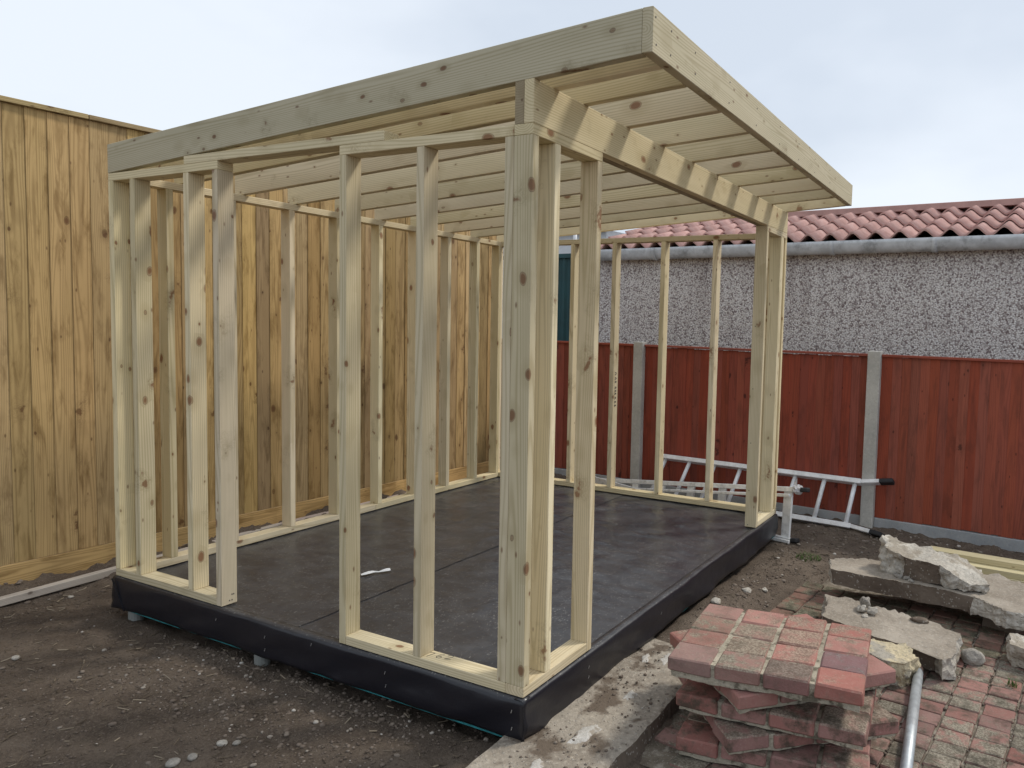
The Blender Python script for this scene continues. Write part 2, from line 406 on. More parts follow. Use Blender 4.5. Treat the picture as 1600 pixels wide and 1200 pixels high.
# ------------------------------------------------------------ object helpers
def link(name, me, mat=None, parent=None, loc=None, rot=None, color=None):
    o = bpy.data.objects.new(name, me)
    scene.collection.objects.link(o)
    if mat is not None and me is not None and len(me.materials) == 0:
        for m in (mat if isinstance(mat, (list, tuple)) else [mat]):
            me.materials.append(m)
    if parent:
        o.parent = parent
    if loc is not None:
        o.location = loc
    if rot is not None:
        o.rotation_euler = rot
    if color:
        o.color = tuple(color) + (1,)
    return o
def thing(name, label, cat, loc=(0, 0, 0), rot=(0, 0, 0), group=None):
    o = bpy.data.objects.new(name, None)
    scene.collection.objects.link(o)
    o.empty_display_size = 0.1
    o.location = loc
    o.rotation_euler = rot
    return tag(o, label, cat, group)
def tag(o, label, cat, group=None):
    o['label'] = label
    o['category'] = cat
    if group:
        o['group'] = group
    return o
def structure(o):
    o['kind'] = 'structure'
    return o
def stuff(o):
    o['kind'] = 'stuff'
    return o
def bm_mesh(bm, name):
    me = bpy.data.meshes.new(name)
    bm.to_mesh(me)
    bm.free()
    return me
def add_gc(me, off=(0, 0, 0)):
    a = me.attributes.new('gc', 'FLOAT_VECTOR', 'POINT')
    co = np.empty(len(me.vertices) * 3, dtype=np.float32)
    me.vertices.foreach_get('co', co)
    co = co.reshape(-1, 3) + np.array(off, dtype=np.float32)
    a.data.foreach_set('vector', co.ravel())
def box_bm(l, w, h, bev=0.0018, seg=1):
    bm = bmesh.new()
    bmesh.ops.create_cube(bm, size=1.0)
    for v in bm.verts:
        v.co = Vector((v.co.x * l, v.co.y * w, v.co.z * h))
    if bev:
        bmesh.ops.bevel(bm, geom=list(bm.edges), offset=bev, segments=seg, affect='EDGES', profile=0.5)
    return bm
def box(name, size, mat, parent=None, loc=(0, 0, 0), rot=(0, 0, 0), bev=0.002, color=None):
    me = bm_mesh(box_bm(*size, bev), name)
    return link(name, me, mat, parent, loc, rot, color)
def timber(name, p0, p1, up, w, h, mat, parent, color=None, bev=0.0018, origin=None, cut=None):
    """a sawn length from p0 to p1 (centre line), h measured along up and w across; grain runs lengthwise"""
    p0, p1 = Vector(p0), Vector(p1)
    x = (p1 - p0)
    L = x.length
    x.normalize()
    z = Vector(up)
    z = (z - x * z.dot(x)).normalized()
    y = z.cross(x)
    bm = box_bm(L, w, h, bev)
    if cut:                                       # plumb-cut ends of sloping pieces: shear the ends upright
        for v in bm.verts:
            v.co.x += cut * v.co.z
    me = bm_mesh(bm, name)
    add_gc(me, (rng.uniform(0, 40), rng.uniform(-.004, .004), rng.uniform(-.004, .004)))
    mid = (p0 + p1) / 2
    if parent is not None:
        mid = mid - Vector(parent.location)
    o = link(name, me, mat, parent)
    m = Matrix((x, y, z)).transposed().to_4x4()
    m.translation = mid
    o.matrix_basis = m
    if color:
        o.color = tuple(color) + (1,)
    return o
def grid_mesh(name, xs, ys, zf):
    X, Y = np.meshgrid(np.asarray(xs), np.asarray(ys), indexing='ij')
    nx, ny = X.shape
    Z = zf(X, Y)
    co = np.stack([X, Y, Z], -1).reshape(-1, 3)
    i = np.arange(nx * ny).reshape(nx, ny)
    f = np.stack([i[:-1, :-1], i[1:, :-1], i[1:, 1:], i[:-1, 1:]], -1).reshape(-1, 4)
    me = bpy.data.meshes.new(name)
    me.from_pydata(co.tolist(), [], f.tolist())
    me.polygons.foreach_set('use_smooth', [True] * len(me.polygons))
    me.update()
    return me
def fbm(X, Y, scale, octaves=4, seed=0.0):
    out = np.zeros(X.size)
    for k, (a, b) in enumerate(zip(X.ravel(), Y.ravel())):
        out[k] = noise.fractal(Vector((a * scale + seed, b * scale - seed, seed)), 0.9, 2.1, octaves)
    return out.reshape(X.shape)
def sstep(a, b, x):
    t = np.clip((x - a) / (b - a), 0, 1)
    return t * t * (3 - 2 * t)

# ------------------------------------------------------------ sizes shared by the build (metres; floor of the frame at z = 0)
U, V, H, T, OH = 2.4106, 3.0552, 1.935, 0.0356, 0.4213
WD, SW = 0.076, 0.0359
BH, HF = 0.1411, 0.1332
GROUND = -0.2
FA = R(5)                                                # the plot's fences stand 5 degrees off the frame
FD = Vector((math.cos(FA), -math.sin(FA), 0))            # along the timber fence
FN = Vector((math.sin(FA), math.cos(FA), 0))             # from the frame towards the timber fence
F0 = Vector((-0.130, 3.236, 0))
RD = Vector((-math.sin(FA), -math.cos(FA), 0))           # along the red fence, towards the right of the photograph
RN = Vector((math.cos(FA), -math.sin(FA), 0))            # away from the camera
RQ = Vector((3.866, -0.487, 0))

# ------------------------------------------------------------ ground
def soil_height(X, Y):
    z = np.full(X.shape, GROUND)
    near = (X > -2.2) & (X < 5) & (Y > -3) & (Y < 4)
    n = np.zeros(X.shape)
    n1 = fbm(X[near], Y[near], 1.3, 3, 3.1)
    n2 = fbm(X[near], Y[near], 7.0, 4, 8.7)
    n3 = fbm(X[near], Y[near], 32.0, 3, 1.7)
    n[near] = 0.014 * n1 + 0.0125 * n2 + 0.0055 * n3
    z = z + n
    # loose soil thrown up against both fences
    d1 = F0.dot(FN) - (X * FN.x + Y * FN.y)
    along = X * FD.x + Y * FD.y
    lump = np.zeros(X.shape); lump[near] = n2
    z += sstep(0.42, 0.06, d1) * (0.035 + 0.05 * np.clip(lump + 0.15, 0, 1)) * sstep(-0.2, 0.4, along + 0.6)
    d2 = RQ.dot(RN) - (X * RN.x + Y * RN.y)
    z += sstep(0.75, 0.08, d2) * (0.002 + 0.03 * np.clip(lump + 0.1, 0, 1))
    # hollow under the front of the floor
    under = sstep(-0.12, 0.12, X) * sstep(3.2, 2.9, X) * sstep(-0.1, 0.15, Y) * sstep(2.6, 2.3, Y)
    z -= 0.03 * under
    # the paving and the path lie on cut ground
    pav = np.maximum(sstep(-0.30, -0.42, Y), sstep(-0.22, -0.29, Y) * sstep(1.15, 1.35, X)) * sstep(2.6, 2.3, X)
    z -= 0.03 * pav
    z += 0.028 * sstep(0.85, 1.15, X) * sstep(2.3, 1.7, X) * sstep(-0.27, -0.17, Y) * sstep(0.1, -0.02, Y)
    return z
fx = np.concatenate([[-90, -40, -18, -8, -4, -2.6], np.arange(-1.5, 4.4, 0.021), [4.9, 6, 9, 18, 40, 90]])
fy = np.concatenate([[-90, -40, -18, -8, -4, -2.4], np.arange(-1.75, 3.45, 0.021), [4, 6, 9, 18, 40, 90]])
structure(link('ground', grid_mesh('ground', fx, fy, soil_height), M['soil']))

# ------------------------------------------------------------ concrete path beside the frame
path_c = Vector((0.45, -0.15, 0))
def path_build():
    xs = np.arange(-0.55, 1.22, 0.018)
    bm = bmesh.new()
    rows = []
    for x in xs:
        right = -0.328 + 0.010 * noise.noise(Vector((x * 7, 0, 0))) + 0.004 * noise.noise(Vector((x * 40, 2, 0)))
        fade = max(0, x - 1.25) * 0.35
        right += fade
        left = 0.07
        row = []
        N = 24
        for j in range(N + 1):
            y = right + (left - right) * j / N
            zz = -0.148 + 0.008 * noise.fractal(Vector((x * 6, y * 6, 4)), 0.9, 2.1, 4) - 0.30 * max(0, (x - 0.95)) - 0.03 * max(0, -0.15 - x)
            if j == 0:
                zz -= 0.006
            row.append(bm.verts.new((x - path_c.x, y - path_c.y, zz)))
        row.insert(0, bm.verts.new((x - path_c.x, right - path_c.y - 0.004, -0.185)))
        row.insert(0, bm.verts.new((x - path_c.x, right - path_c.y - 0.012, -0.26)))
        rows.append(row)
    for a, b in zip(rows, rows[1:]):
        for j in range(len(a) - 1):
            f = bm.faces.new((a[j], b[j], b[j + 1], a[j + 1]))
            f.smooth = j > 2
            f.material_index = 1 if j < 2 else 0
    for r in (rows[0], rows[-1]):
        lo = [bm.verts.new((v.co.x, v.co.y, -0.26)) for v in r]
        for j in range(len(r) - 1):
            try:
                bm.faces.new((r[j], r[j + 1], lo[j + 1], lo[j]))
            except Exception:
                pass
    bmesh.ops.recalc_face_normals(bm, faces=bm.faces)
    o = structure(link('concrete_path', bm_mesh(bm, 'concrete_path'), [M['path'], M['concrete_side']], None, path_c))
    return o
path = path_build()
def flat_lump(name, loc, rx, ry, h, mat, parent=None, rot=0, seed=0):
    bm = bmesh.new()
    N, K = 40, 5
    c = bm.verts.new((0, 0, h))
    prev = None
    for k in range(1, K + 1):
        ring = []
        for i in range(N):
            a = 2 * math.pi * i / N
            rr = k / K * (1 + 0.45 * noise.noise(Vector((math.cos(a) * 1.6 + seed, math.sin(a) * 1.6, seed))) + 0.35 * noise.noise(Vector((math.cos(a) * 5 + seed, math.sin(a) * 5, seed))))
            zz = h * (1 - (k / K) ** 2) * (1 + 0.4 * noise.noise(Vector((rr * math.cos(a) * 4, rr * math.sin(a) * 4, seed)))) - (0.008 if k == K else 0)
            ring.append(bm.verts.new((rx * rr * math.cos(a), ry * rr * math.sin(a), zz)))
        for i in range(N):
            if prev is None:
                bm.faces.new((c, ring[i], ring[(i + 1) % N]))
            else:
                bm.faces.new((prev[i], ring[i], ring[(i + 1) % N], prev[(i + 1) % N]))
        prev = ring
    for f in bm.faces:
        f.smooth = True
    return link(name, bm_mesh(bm, name), mat, parent, loc, (0, 0, rot))
for i, (x, y, rx, ry) in enumerate([(0.16, -0.165, .085, .028), (0.47, -0.175, .05, .022), (0.84, -0.17, .075, .035), (0.80, -0.085, .05, .018), (-0.10, -0.13, .05, .025)]):
    flat_lump('mortar_splash', Vector((x, y, -0.147)) - path_c, rx, ry, 0.006, M['white_mortar'], path, 0.15 * i - 0.2, i * 3.3)

# ------------------------------------------------------------ block paving
pav_root = link('paving', grid_mesh('paving_bed', np.linspace(-0.9, 1.40, 60), np.linspace(-1.1, 0.93, 50), lambda X, Y: -0.213 + 0.004 * fbm(X, Y, 12, 3, 2)), M['bed'], None, (1.0, -1.3, 0), (0, 0, -FA))
structure(pav_root)
def paver_mesh(name, l, w, h, seed, jit=0.0022, bev=0.006, sub=0):
    bm = bmesh.new()
    bmesh.ops.create_cube(bm, size=1.0)
    for v in bm.verts:
        v.co = Vector((v.co.x * l, v.co.y * w, v.co.z * h))
    bmesh.ops.bevel(bm, geom=list(bm.edges), offset=bev, segments=1, affect='EDGES', profile=0.5)
    if sub:
        bmesh.ops.subdivide_edges(bm, edges=[e for e in bm.edges if e.calc_length() > 0.03], cuts=sub, use_grid_fill=True)
    for v in bm.verts:
        q = Vector(v.co) * 45 + Vector((seed * 9.1, seed, seed * 3.3))
        v.co += Vector((noise.noise(q), noise.noise(q + Vector((9, 0, 0))), noise.noise(q + Vector((0, 9, 0))))) * jit * 2
    for f in bm.faces:
        f.smooth = bool(sub)
    return bm_mesh(bm, name)
patio_meshes = [paver_mesh('patio_paver', 0.097, 0.111, 0.06, k, 0.0022, 0.004) for k in range(5)]
for me in patio_meshes:
    me.materials.append(M['patio_paver'])
n_pav = 0
for i in range(21):
    for j in range(16):
        lx = -0.80 + i * 0.1005
        ly = 1.021 - 0.121 * j - 0.06 + 0.003 * math.sin(i * 3.1)
        w = Vector((1.0 + lx * math.cos(-FA) - ly * math.sin(-FA), -1.3 + lx * math.sin(-FA) + ly * math.cos(-FA)))
        # the soil edge of the paving is ragged; nothing beyond it or under the path
        if w.y > -0.40 + 0.0 and w.x < 1.25:
            continue
        if w.y > -0.27 or w.y < -1.95 or w.x > 2.40 or (w.x < 0.15 and w.y > -1.0):
            continue
        o = link('paver', patio_meshes[(i * 7 + j * 3) % 5], None, pav_root, (lx, ly, -0.233 + rng.uniform(-.003, .003)), (rng.uniform(-.02, .02), rng.uniform(-.02, .02), rng.uniform(-.02, .02)))
        k = rng.uniform(0.62, 0.95)
        if w.x > 1.75:
            o.color = (0.74 * k, 0.82 * k, 0.74 * k, 1)
        else:
            o.color = (k * 0.98, k * 1.05, k * 1.05, 1)
        n_pav += 1

# ------------------------------------------------------------ timber boundary fence on the left
CAPZ = 2.338
fence = thing('timber_fence', 'tall golden brown feather edge timber fence behind the frame', 'fence', (1.6, 3.09, GROUND))
def wedge_board(name, w, h, t0, t1, seed):
    bm = bmesh.new()
    N = 1
    vs = []
    for (a, b) in ((-w / 2, 0), (w / 2, 0), (w / 2, t1), (-w / 2, t0)):
        vs.append((a, b))
    lo = [bm.verts.new((0, a, b)) for a, b in vs]
    hi = [bm.verts.new((h, a, b)) for a, b in vs]
    for i in range(4):
        bm.faces.new((lo[i], lo[(i + 1) % 4], hi[(i + 1) % 4], hi[i]))
    bm.faces.new(lo[::-1]); bm.faces.new(hi)
    bmesh.ops.recalc_face_normals(bm, faces=bm.faces)
    bmesh.ops.bevel(bm, geom=list(bm.edges), offset=0.0012, segments=1, affect='EDGES')
    me = bm_mesh(bm, name)
    add_gc(me, (seed * 3.7, 0, 0))
    return me
def z_board_matrix(pos, across, out):
    # local x = up, y = across, z = out of the fence
    m = Matrix((Vector((0, 0, 1)), across, out)).transposed().to_4x4()
    m.translation = pos
    return m
PITCH = 0.098
s_pos = -1.25
k = 0
while s_pos < 3.80:
    p = F0 + FD * s_pos
    bot = -0.063 + 0.011 * (s_pos + 0.2)
    me = wedge_board('feather_edge_board', PITCH + 0.016, CAPZ - bot + rng.uniform(-.004, 0), 0.012, 0.004, k)
    me.materials.append(M['fencewood'])
    o = link('board', me, None, fence)
    tilt = 0.085
    across = (FD * math.cos(tilt) - FN * -math.sin(tilt) * 0).normalized()
    pos = Vector((p.x, p.y, bot)) - Vector(fence.location)
    o.matrix_basis = z_board_matrix(pos + FD * rng.uniform(-.004, .004) - FN * rng.uniform(0, .003), FD, -FN) @ Matrix.Rotation(0.030, 4, 'X')
    kk = rng.uniform(0.88, 1.08)
    o.color = (kk, kk, kk, 1)
    s_pos += PITCH
    k += 1
for a, b in ((-1.3, 1.28), (1.284, 3.86)):
    pa, pb = F0 + FD * a - FN * 0.003, F0 + FD * b - FN * 0.003
    timber('gravel_board', (pa.x, pa.y, -0.150 + .011 * (a + .2)), (pb.x, pb.y, -0.150 + .011 * (b + .2)), (0, 0, 1), 0.024, 0.168, M['fencewood'], fence, color=(1.08, 1.05, 1.0))
for a, b in ((-1.3, 0.45), (0.453, 2.3), (2.303, 3.86)):
    pa, pb = F0 + FD * a + FN * 0.010, F0 + FD * b + FN * 0.010
    timber('cap_rail', (pa.x, pa.y, CAPZ + 0.014), (pb.x, pb.y, CAPZ + 0.014), (0, 0, 1), 0.085, 0.026, M['fencewood'], fence, color=(1.0, 1.12, 1.35))
for hgt in (0.25, 1.1, 1.95):
    pa, pb = F0 + FD * -1.25 + FN * 0.028, F0 + FD * 3.82 + FN * 0.028
    timber('rail', (pa.x, pa.y, hgt), (pb.x, pb.y, hgt), (0, 0, 1), 0.04, 0.075, M['fencewood'], fence)
for s_ in (-1.2, 0.45, 2.1, 3.86):
    p = F0 + FD * s_ + FN * 0.10
    timber('post', (p.x, p.y, -0.25), (p.x, p.y, 2.30), FN, 0.09, 0.09, M['fencewood'], fence)

# long weathered batten on the ground along the fence
bt = thing('weathered_batten', 'long grey weathered timber batten on the soil beside the tall fence', 'timber', (1.2, 3.0, -0.2))
timber('batten_length', (-0.95, 2.955, -0.168), (1.40, 3.005, -0.158), (0, 0, 1), 0.042, 0.040, M['oldwood'], bt, bev=0.004)
timber('batten_length', (1.405, 3.005, -0.158), (3.55, 2.885, -0.150), (0, 0, 1), 0.042, 0.040, M['oldwood'], bt, bev=0.004, color=(1.0, .93, .95))

# ------------------------------------------------------------ red fence at the back
red = thing('red_fence', 'dark red stained close board fence with concrete posts', 'fence', (RQ.x, RQ.y, GROUND))
RL = Vector(red.location)
TOPZ = 1.098
posts = [-4.14, -2.07, 0.0, 2.02]
def rp(s, n=0.0, z=0.0):
    q = RQ + RD * s + RN * n
    return Vector((q.x, q.y, z))
pm = None
for s_ in posts:
    me = bm_mesh(box_bm(1.42, 0.095, 0.085, 0.006, 2), 'post')
    o = link('post', me, M['concrete_post'], red)
    m = z_board_matrix(rp(s_, -0.004, -0.28 + 0.71) - RL, RD, -RN)
    o.matrix_basis = m
red_meshes = []
for k in range(6):
    me = wedge_board('red_board', 0.088, TOPZ + 0.125, 0.004, 0.014, k + 50)
    me.materials.append(M['redwood'])
    red_meshes.append(me)
for a, b in zip(posts, posts[1:]):
    s0, s1 = a + 0.050, b - 0.050
    n = round((s1 - s0) / 0.067)
    st = (s1 - s0) / n
    for i in range(n):
        s_ = s0 + st * (i + 0.5)
        o = link('board', red_meshes[(i * 5 + int(a * 10)) % 6], None, red)
        o.matrix_basis = z_board_matrix(rp(s_, 0.012 + rng.uniform(-.0015, .0015), -0.125 + 0.006 * math.sin(s_ * 1.7) + rng.uniform(-.004, .004)) - RL, RD, -RN) @ Matrix.Rotation(-0.07, 4, 'X')
        kk = rng.uniform(0.92, 1.06) * (1.08 if s_ > 0 else 1.0)
        o.color = (kk, kk * (1.06 if s_ > 0 else 1), kk, 1)
    p0, p1 = rp(s0, 0.010, TOPZ + 0.010), rp(s1, 0.010, TOPZ + 0.010)
    timber('cap_rail', p0, p1, (0, 0, 1), 0.055, 0.018, M['redwood'], red, color=(1.1, 1.15, 1.2))
    for hgt in (0.05, 0.55, 1.0):
        timber('rail', rp(s0, 0.04, hgt), rp(s1, 0.04, hgt), (0, 0, 1), 0.035, 0.05, M['redwood'], red)
    me = bm_mesh(box_bm(s1 - s0, 0.045, 0.24, 0.004), 'gravel_board')
    o = link('gravel_board', me, M['gravel_board'], red)
    m = Matrix((RD, -RN, Vector((0, 0, 1)))).transposed().to_4x4()
    if m.determinant() < 0:
        m = Matrix((RD, RN, Vector((0, 0, 1)))).transposed().to_4x4()
    m.translation = (rp((s0 + s1) / 2, 0.012, -0.245) - RL)
    o.matrix_basis = m

# ------------------------------------------------------------ garage with pebbledash wall and tiled roof
GO = 0.78
gar = thing('garage', 'low pebbledashed garage with red tiled roof and grey gutter behind the red fence', 'building', tuple(rp(-0.5, GO, GROUND)))
GL = Vector(gar.location)
GM = Matrix((RD, RN, Vector((0, 0, 1)))).transposed().to_4x4()
if GM.determinant() < 0:
    GM = Matrix((-RD, RN, Vector((0, 0, 1)))).transposed().to_4x4(); GSIGN = -1
else:
    GSIGN = 1
def gpart(name, bm, mat, off, parent=gar):
    """local x along the wall (to the right of the photograph), y into the garage, z up; off in that frame from the wall's left end"""
    o = link(name, bm_mesh(bm, name), mat, parent)
    return o
S_L, S_R = -3.06, 4.2
def gw(s, n, z):
    return rp(s, GO + n, z) - GL
def quadbox(bm, pts_lo, pts_hi):
    lo = [bm.verts.new(p) for p in pts_lo]; hi = [bm.verts.new(p) for p in pts_hi]
    n = len(lo)
    for i in range(n):
        bm.faces.new((lo[i], lo[(i + 1) % n], hi[(i + 1) % n], hi[i]))
    bm.faces.new(lo[::-1]); bm.faces.new(hi)
    bmesh.ops.recalc_face_normals(bm, faces=bm.faces)
EAVE, RUN, RISE = 2.035, 1.30, 0.392
SL = math.atan2(RISE, RUN)
bm = bmesh.new()
prof = [(0.0, -0.3), (0.0, EAVE - 0.02), (RUN, EAVE + RISE - 0.02), (2 * RUN, EAVE - 0.02), (2 * RUN, -0.3)]
quadbox(bm, [gw(S_L, n, z) for n, z in prof], [gw(S_R, n, z) for n, z in prof])
gpart('wall', bm, M['pebbledash'], None)
bm = bmesh.new()                                               # roof deck under the tiles
d = [(-0.10, EAVE - 0.018), (RUN, EAVE + RISE + 0.012), (2 * RUN + .1, EAVE - 0.018), (2 * RUN + .1, EAVE - 0.003), (RUN, EAVE + RISE + 0.03), (-0.10, EAVE - 0.003)]
quadbox(bm, [gw(S_L - 0.04, n, z) for n, z in d], [gw(S_R + 0.04, n, z) for n, z in d])
roof = gpart('roof', bm, M['dark_void'], None)
def tile_mesh(pitch, length, amp):
    bm = bmesh.new()
    N = 12
    top0, top1, bot0, bot1 = [], [], [], []
    for i in range(N + 1):
        u = i / N
        c = math.cos(2 * math.pi * u)
        z = amp * (c if c > 0 else -abs(c) ** 1.15)
        x = (u - 0.5) * pitch * 1.04
        top0.append(bm.verts.new((x, 0, z + 0.016))); top1.append(bm.verts.new((x, length, z + 0.016)))
        bot0.append(bm.verts.new((x, 0, z))); bot1.append(bm.verts.new((x, length, z)))
    for i in range(N):
        bm.faces.new((top0[i], top0[i + 1], top1[i + 1], top1[i])).smooth = True
        bm.faces.new((bot0[i], bot1[i], bot1[i + 1], bot0[i + 1])).smooth = True
        bm.faces.new((top0[i + 1], top0[i], bot0[i], bot0[i + 1]))
    bm.faces.new((top0[0], top1[0], bot1[0], bot0[0])); bm.faces.new((top0[N], bot0[N], bot1[N], top1[N]))
    bmesh.ops.recalc_face_normals(bm, faces=bm.faces)
    return bm_mesh(bm, 'roof_tile')
TP, TG = 0.192, 0.345
tm = tile_mesh(TP, TG + 0.05, 0.034)
tm.materials.append(M['tile'])
slope_dir = (RN * math.cos(SL) + Vector((0, 0, math.sin(SL)))).normalized()
slope_up = slope_dir.cross(RD).normalized()
if slope_up.z < 0:
    slope_up = -slope_up
XD = slope_dir.cross(slope_up).normalized()                     # right-handed: x, y = slope, z = up off the roof
tilt = Matrix.Rotation(-0.075, 4, 'X')
ncol = int((2.75 - S_L) / TP)
for r_ in range(4):
    for c_ in range(ncol):
        s_ = S_L + TP * (c_ + 0.5) - 0.03
        base = gw(s_, -0.125, EAVE - 0.004) + slope_dir * (r_ * TG) + slope_up * 0.044
        m = Matrix((XD, slope_dir, slope_up)).transposed().to_4x4()
        m.translation = base
        o = link('roof_tile', tm, None, roof)
        o.matrix_basis = m @ tilt @ Matrix.Rotation(rng.uniform(-.006, .006), 4, 'Z')
# ridge capping
bm = bmesh.new()
rz = EAVE + RISE
c_ = [(RUN - 0.18, rz + 0.036), (RUN - 0.175, rz + 0.092), (RUN, rz + 0.122), (RUN + 0.175, rz + 0.092), (RUN + 0.18, rz + 0.036)]
quadbox(bm, [gw(S_L - 0.02, n, z) for n, z in c_], [gw(S_R, n, z) for n, z in c_])
link('ridge_cap', bm_mesh(bm, 'ridge_cap'), M['brown_trim'], roof)
# gutter: half-round trough with collars and brackets
def tube_bm(pts, r, seg=14, closed_caps=True):
    bm = bmesh.new()
    rings = []
    for i, p in enumerate(pts):
        a = pts[max(0, i - 1)]; b = pts[min(len(pts) - 1, i + 1)]
        t = (Vector(b) - Vector(a)).normalized()
        u = t.cross(Vector((0, 0, 1)))
        if u.length < 0.1:
            u = t.cross(Vector((0, 1, 0)))
        u.normalize(); w = u.cross(t)
        rr = r[i] if isinstance(r, (list, tuple)) else r
        rings.append([bm.verts.new(Vector(p) + (u * math.cos(2 * math.pi * k / seg) + w * math.sin(2 * math.pi * k / seg)) * rr) for k in range(seg)])
    for a, b in zip(rings, rings[1:]):
        for k in range(seg):
            bm.faces.new((a[k], a[(k + 1) % seg], b[(k + 1) % seg], b[k])).smooth = True
    if closed_caps:
        bm.faces.new(rings[0][::-1]); bm.faces.new(rings[-1])
    bmesh.ops.recalc_face_normals(bm, faces=bm.faces)
    return bm
def gutter_bm(s0, s1, r, r_in):
    bm = bmesh.new()
    N = 12
    rows = []
    for s_ in (s0, s1):
        o_, i_ = [], []
        for k in range(N + 1):
            a = math.pi + math.pi * k / N
            o_.append(bm.verts.new(gw(s_, -0.085 + r * math.cos(a), 2.050 + r * math.sin(a) * 1.75)))
        for k in range(N, -1, -1):
            a = math.pi + math.pi * k / N
            o_.append(bm.verts.new(gw(s_, -0.085 + r_in * math.cos(a), 2.050 + r_in * math.sin(a) * 1.75)))
        rows.append(o_)
    n = len(rows[0])
    for k in range(n):
        bm.faces.new((rows[0][k], rows[0][(k + 1) % n], rows[1][(k + 1) % n], rows[1][k])).smooth = k not in (N, 2 * N + 1)
    bm.faces.new(rows[0][::-1]); bm.faces.new(rows[1])
    bmesh.ops.recalc_face_normals(bm, faces=bm.faces)
    return bm
gut = link('gutter', bm_mesh(gutter_bm(S_L - 0.02, S_R, 0.062, 0.054), 'gutter'), M['gutter'], gar)
for s_ in (-2.35, -1.05, -0.58, 0.25, 1.05, 2.2):
    link('gutter_collar', bm_mesh(gutter_bm(s_ - 0.02, s_ + 0.02, 0.067, 0.053), 'gutter_collar'), M['gutter'], gut)
for s_ in np.arange(-2.8, 4.0, 0.8):
    bm = bmesh.new()
    quadbox(bm, [gw(s_ - .012, -0.022, z) for z in (1.995, 2.04)] + [gw(s_ + .012, -0.022, z) for z in (2.04, 1.995)], [gw(s_ - .012, 0.004, z) for z in (1.995, 2.04)] + [gw(s_ + .012, 0.004, z) for z in (2.04, 1.995)])
    link('gutter_bracket', bm_mesh(bm, 'gutter_bracket'), M['gutter'], gut)

# dark green metal shed further along behind the red fence
gs = thing('green_shed', 'dark green corrugated metal shed seen between studs beside the garage', 'shed', tuple(rp(-3.9, 1.0, GROUND)))
GSL = Vector(gs.location)
bm = bmesh.new()
ps = []
for k in range(0, 41):
    u = k / 40
    ps.append((-4.35 + 1.05 * u, 0.72 + (0.016 if (k // 2) % 2 else 0.0)))
lo = [bm.verts.new(rp(a, n, -0.25) - GSL) for a, n in ps]; hi = [bm.verts.new(rp(a, n, 2.0) - GSL) for a, n in ps]
for i in range(40):
    bm.faces.new((lo[i], lo[i + 1], hi[i + 1], hi[i]))
blo = [bm.verts.new(rp(a, 1.5, -0.25) - GSL) for a in (-3.30, -4.35)]; bhi = [bm.verts.new(rp(a, 1.5, 2.0) - GSL) for a in (-3.30, -4.35)]
bm.faces.new((lo[-1], blo[0], bhi[0], hi[-1])); bm.faces.new((blo[0], blo[1], bhi[1], bhi[0])); bm.faces.new((blo[1], lo[0], hi[0], bhi[1]))
bmesh.ops.recalc_face_normals(bm, faces=bm.faces)
link('wall', bm_mesh(bm, 'wall'), M['green_metal'], gs)
bm = bmesh.new()
quadbox(bm, [rp(a, n, 1.985) - GSL for a, n in ((-4.37, .70), (-3.28, .70), (-3.28, .73), (-4.37, .73))], [rp(a, n, 2.03) - GSL for a, n in ((-4.37, .70), (-3.28, .70), (-3.28, .73), (-4.37, .73))])
link('top_rail', bm_mesh(bm, 'top_rail'), M['green_metal'], gs)
# white house wall strip and dark corrugated roof far behind the shed
wb = thing('white_outbuilding', 'white rendered outbuilding with dark corrugated roof edge behind the green shed', 'building', tuple(rp(-4.2, 2.4, GROUND)))
WL = Vector(wb.location)
bm = bmesh.new()
quadbox(bm, [rp(a, n, -.25) - WL for a, n in ((-5.6, 1.9), (-3.75, 1.9), (-3.75, 4.0), (-5.6, 4.0))], [rp(a, n, 2.44) - WL for a, n in ((-5.6, 1.9), (-3.75, 1.9), (-3.75, 4.0), (-5.6, 4.0))])
link('wall', bm_mesh(bm, 'wall'), M['white_upvc'], wb)
bm = bmesh.new()
N = 60
for_rows = []
for n_, z_ in ((1.78, 2.45), (4.1, 2.85)):
    for_rows.append([bm.verts.new(rp(-5.7 + 2.05 * k / N, n_, z_ + 0.03 * math.sin(k * 1.4)) - WL) for k in range(N + 1)])
    for_rows.append([bm.verts.new(rp(-5.7 + 2.05 * k / N, n_, z_ - 0.02 + 0.03 * math.sin(k * 1.4)) - WL) for k in range(N + 1)])
for k in range(N):
    bm.faces.new((for_rows[0][k], for_rows[0][k + 1], for_rows[2][k + 1], for_rows[2][k])).smooth = True
    bm.faces.new((for_rows[1][k], for_rows[3][k], for_rows[3][k + 1], for_rows[1][k + 1])).smooth = True
    bm.faces.new((for_rows[0][k], for_rows[1][k], for_rows[1][k + 1], for_rows[0][k + 1]))
bmesh.ops.recalc_face_normals(bm, faces=bm.faces)
link('roof', bm_mesh(bm, 'roof'), M['dark_sheet'], wb)
p0, p1 = rp(-3.31, 0.66, 1.955), rp(-3.31, 0.66, 2.3)
tag(link('white_pipe', bm_mesh(tube_bm([(0, 0, 0), (0, 0, 0.38)], 0.020), 'white_pipe'), M['white_upvc'], None, (p0.x, p0.y, 1.93)), 'short white plastic pipe at the corner of the green shed', 'pipe')

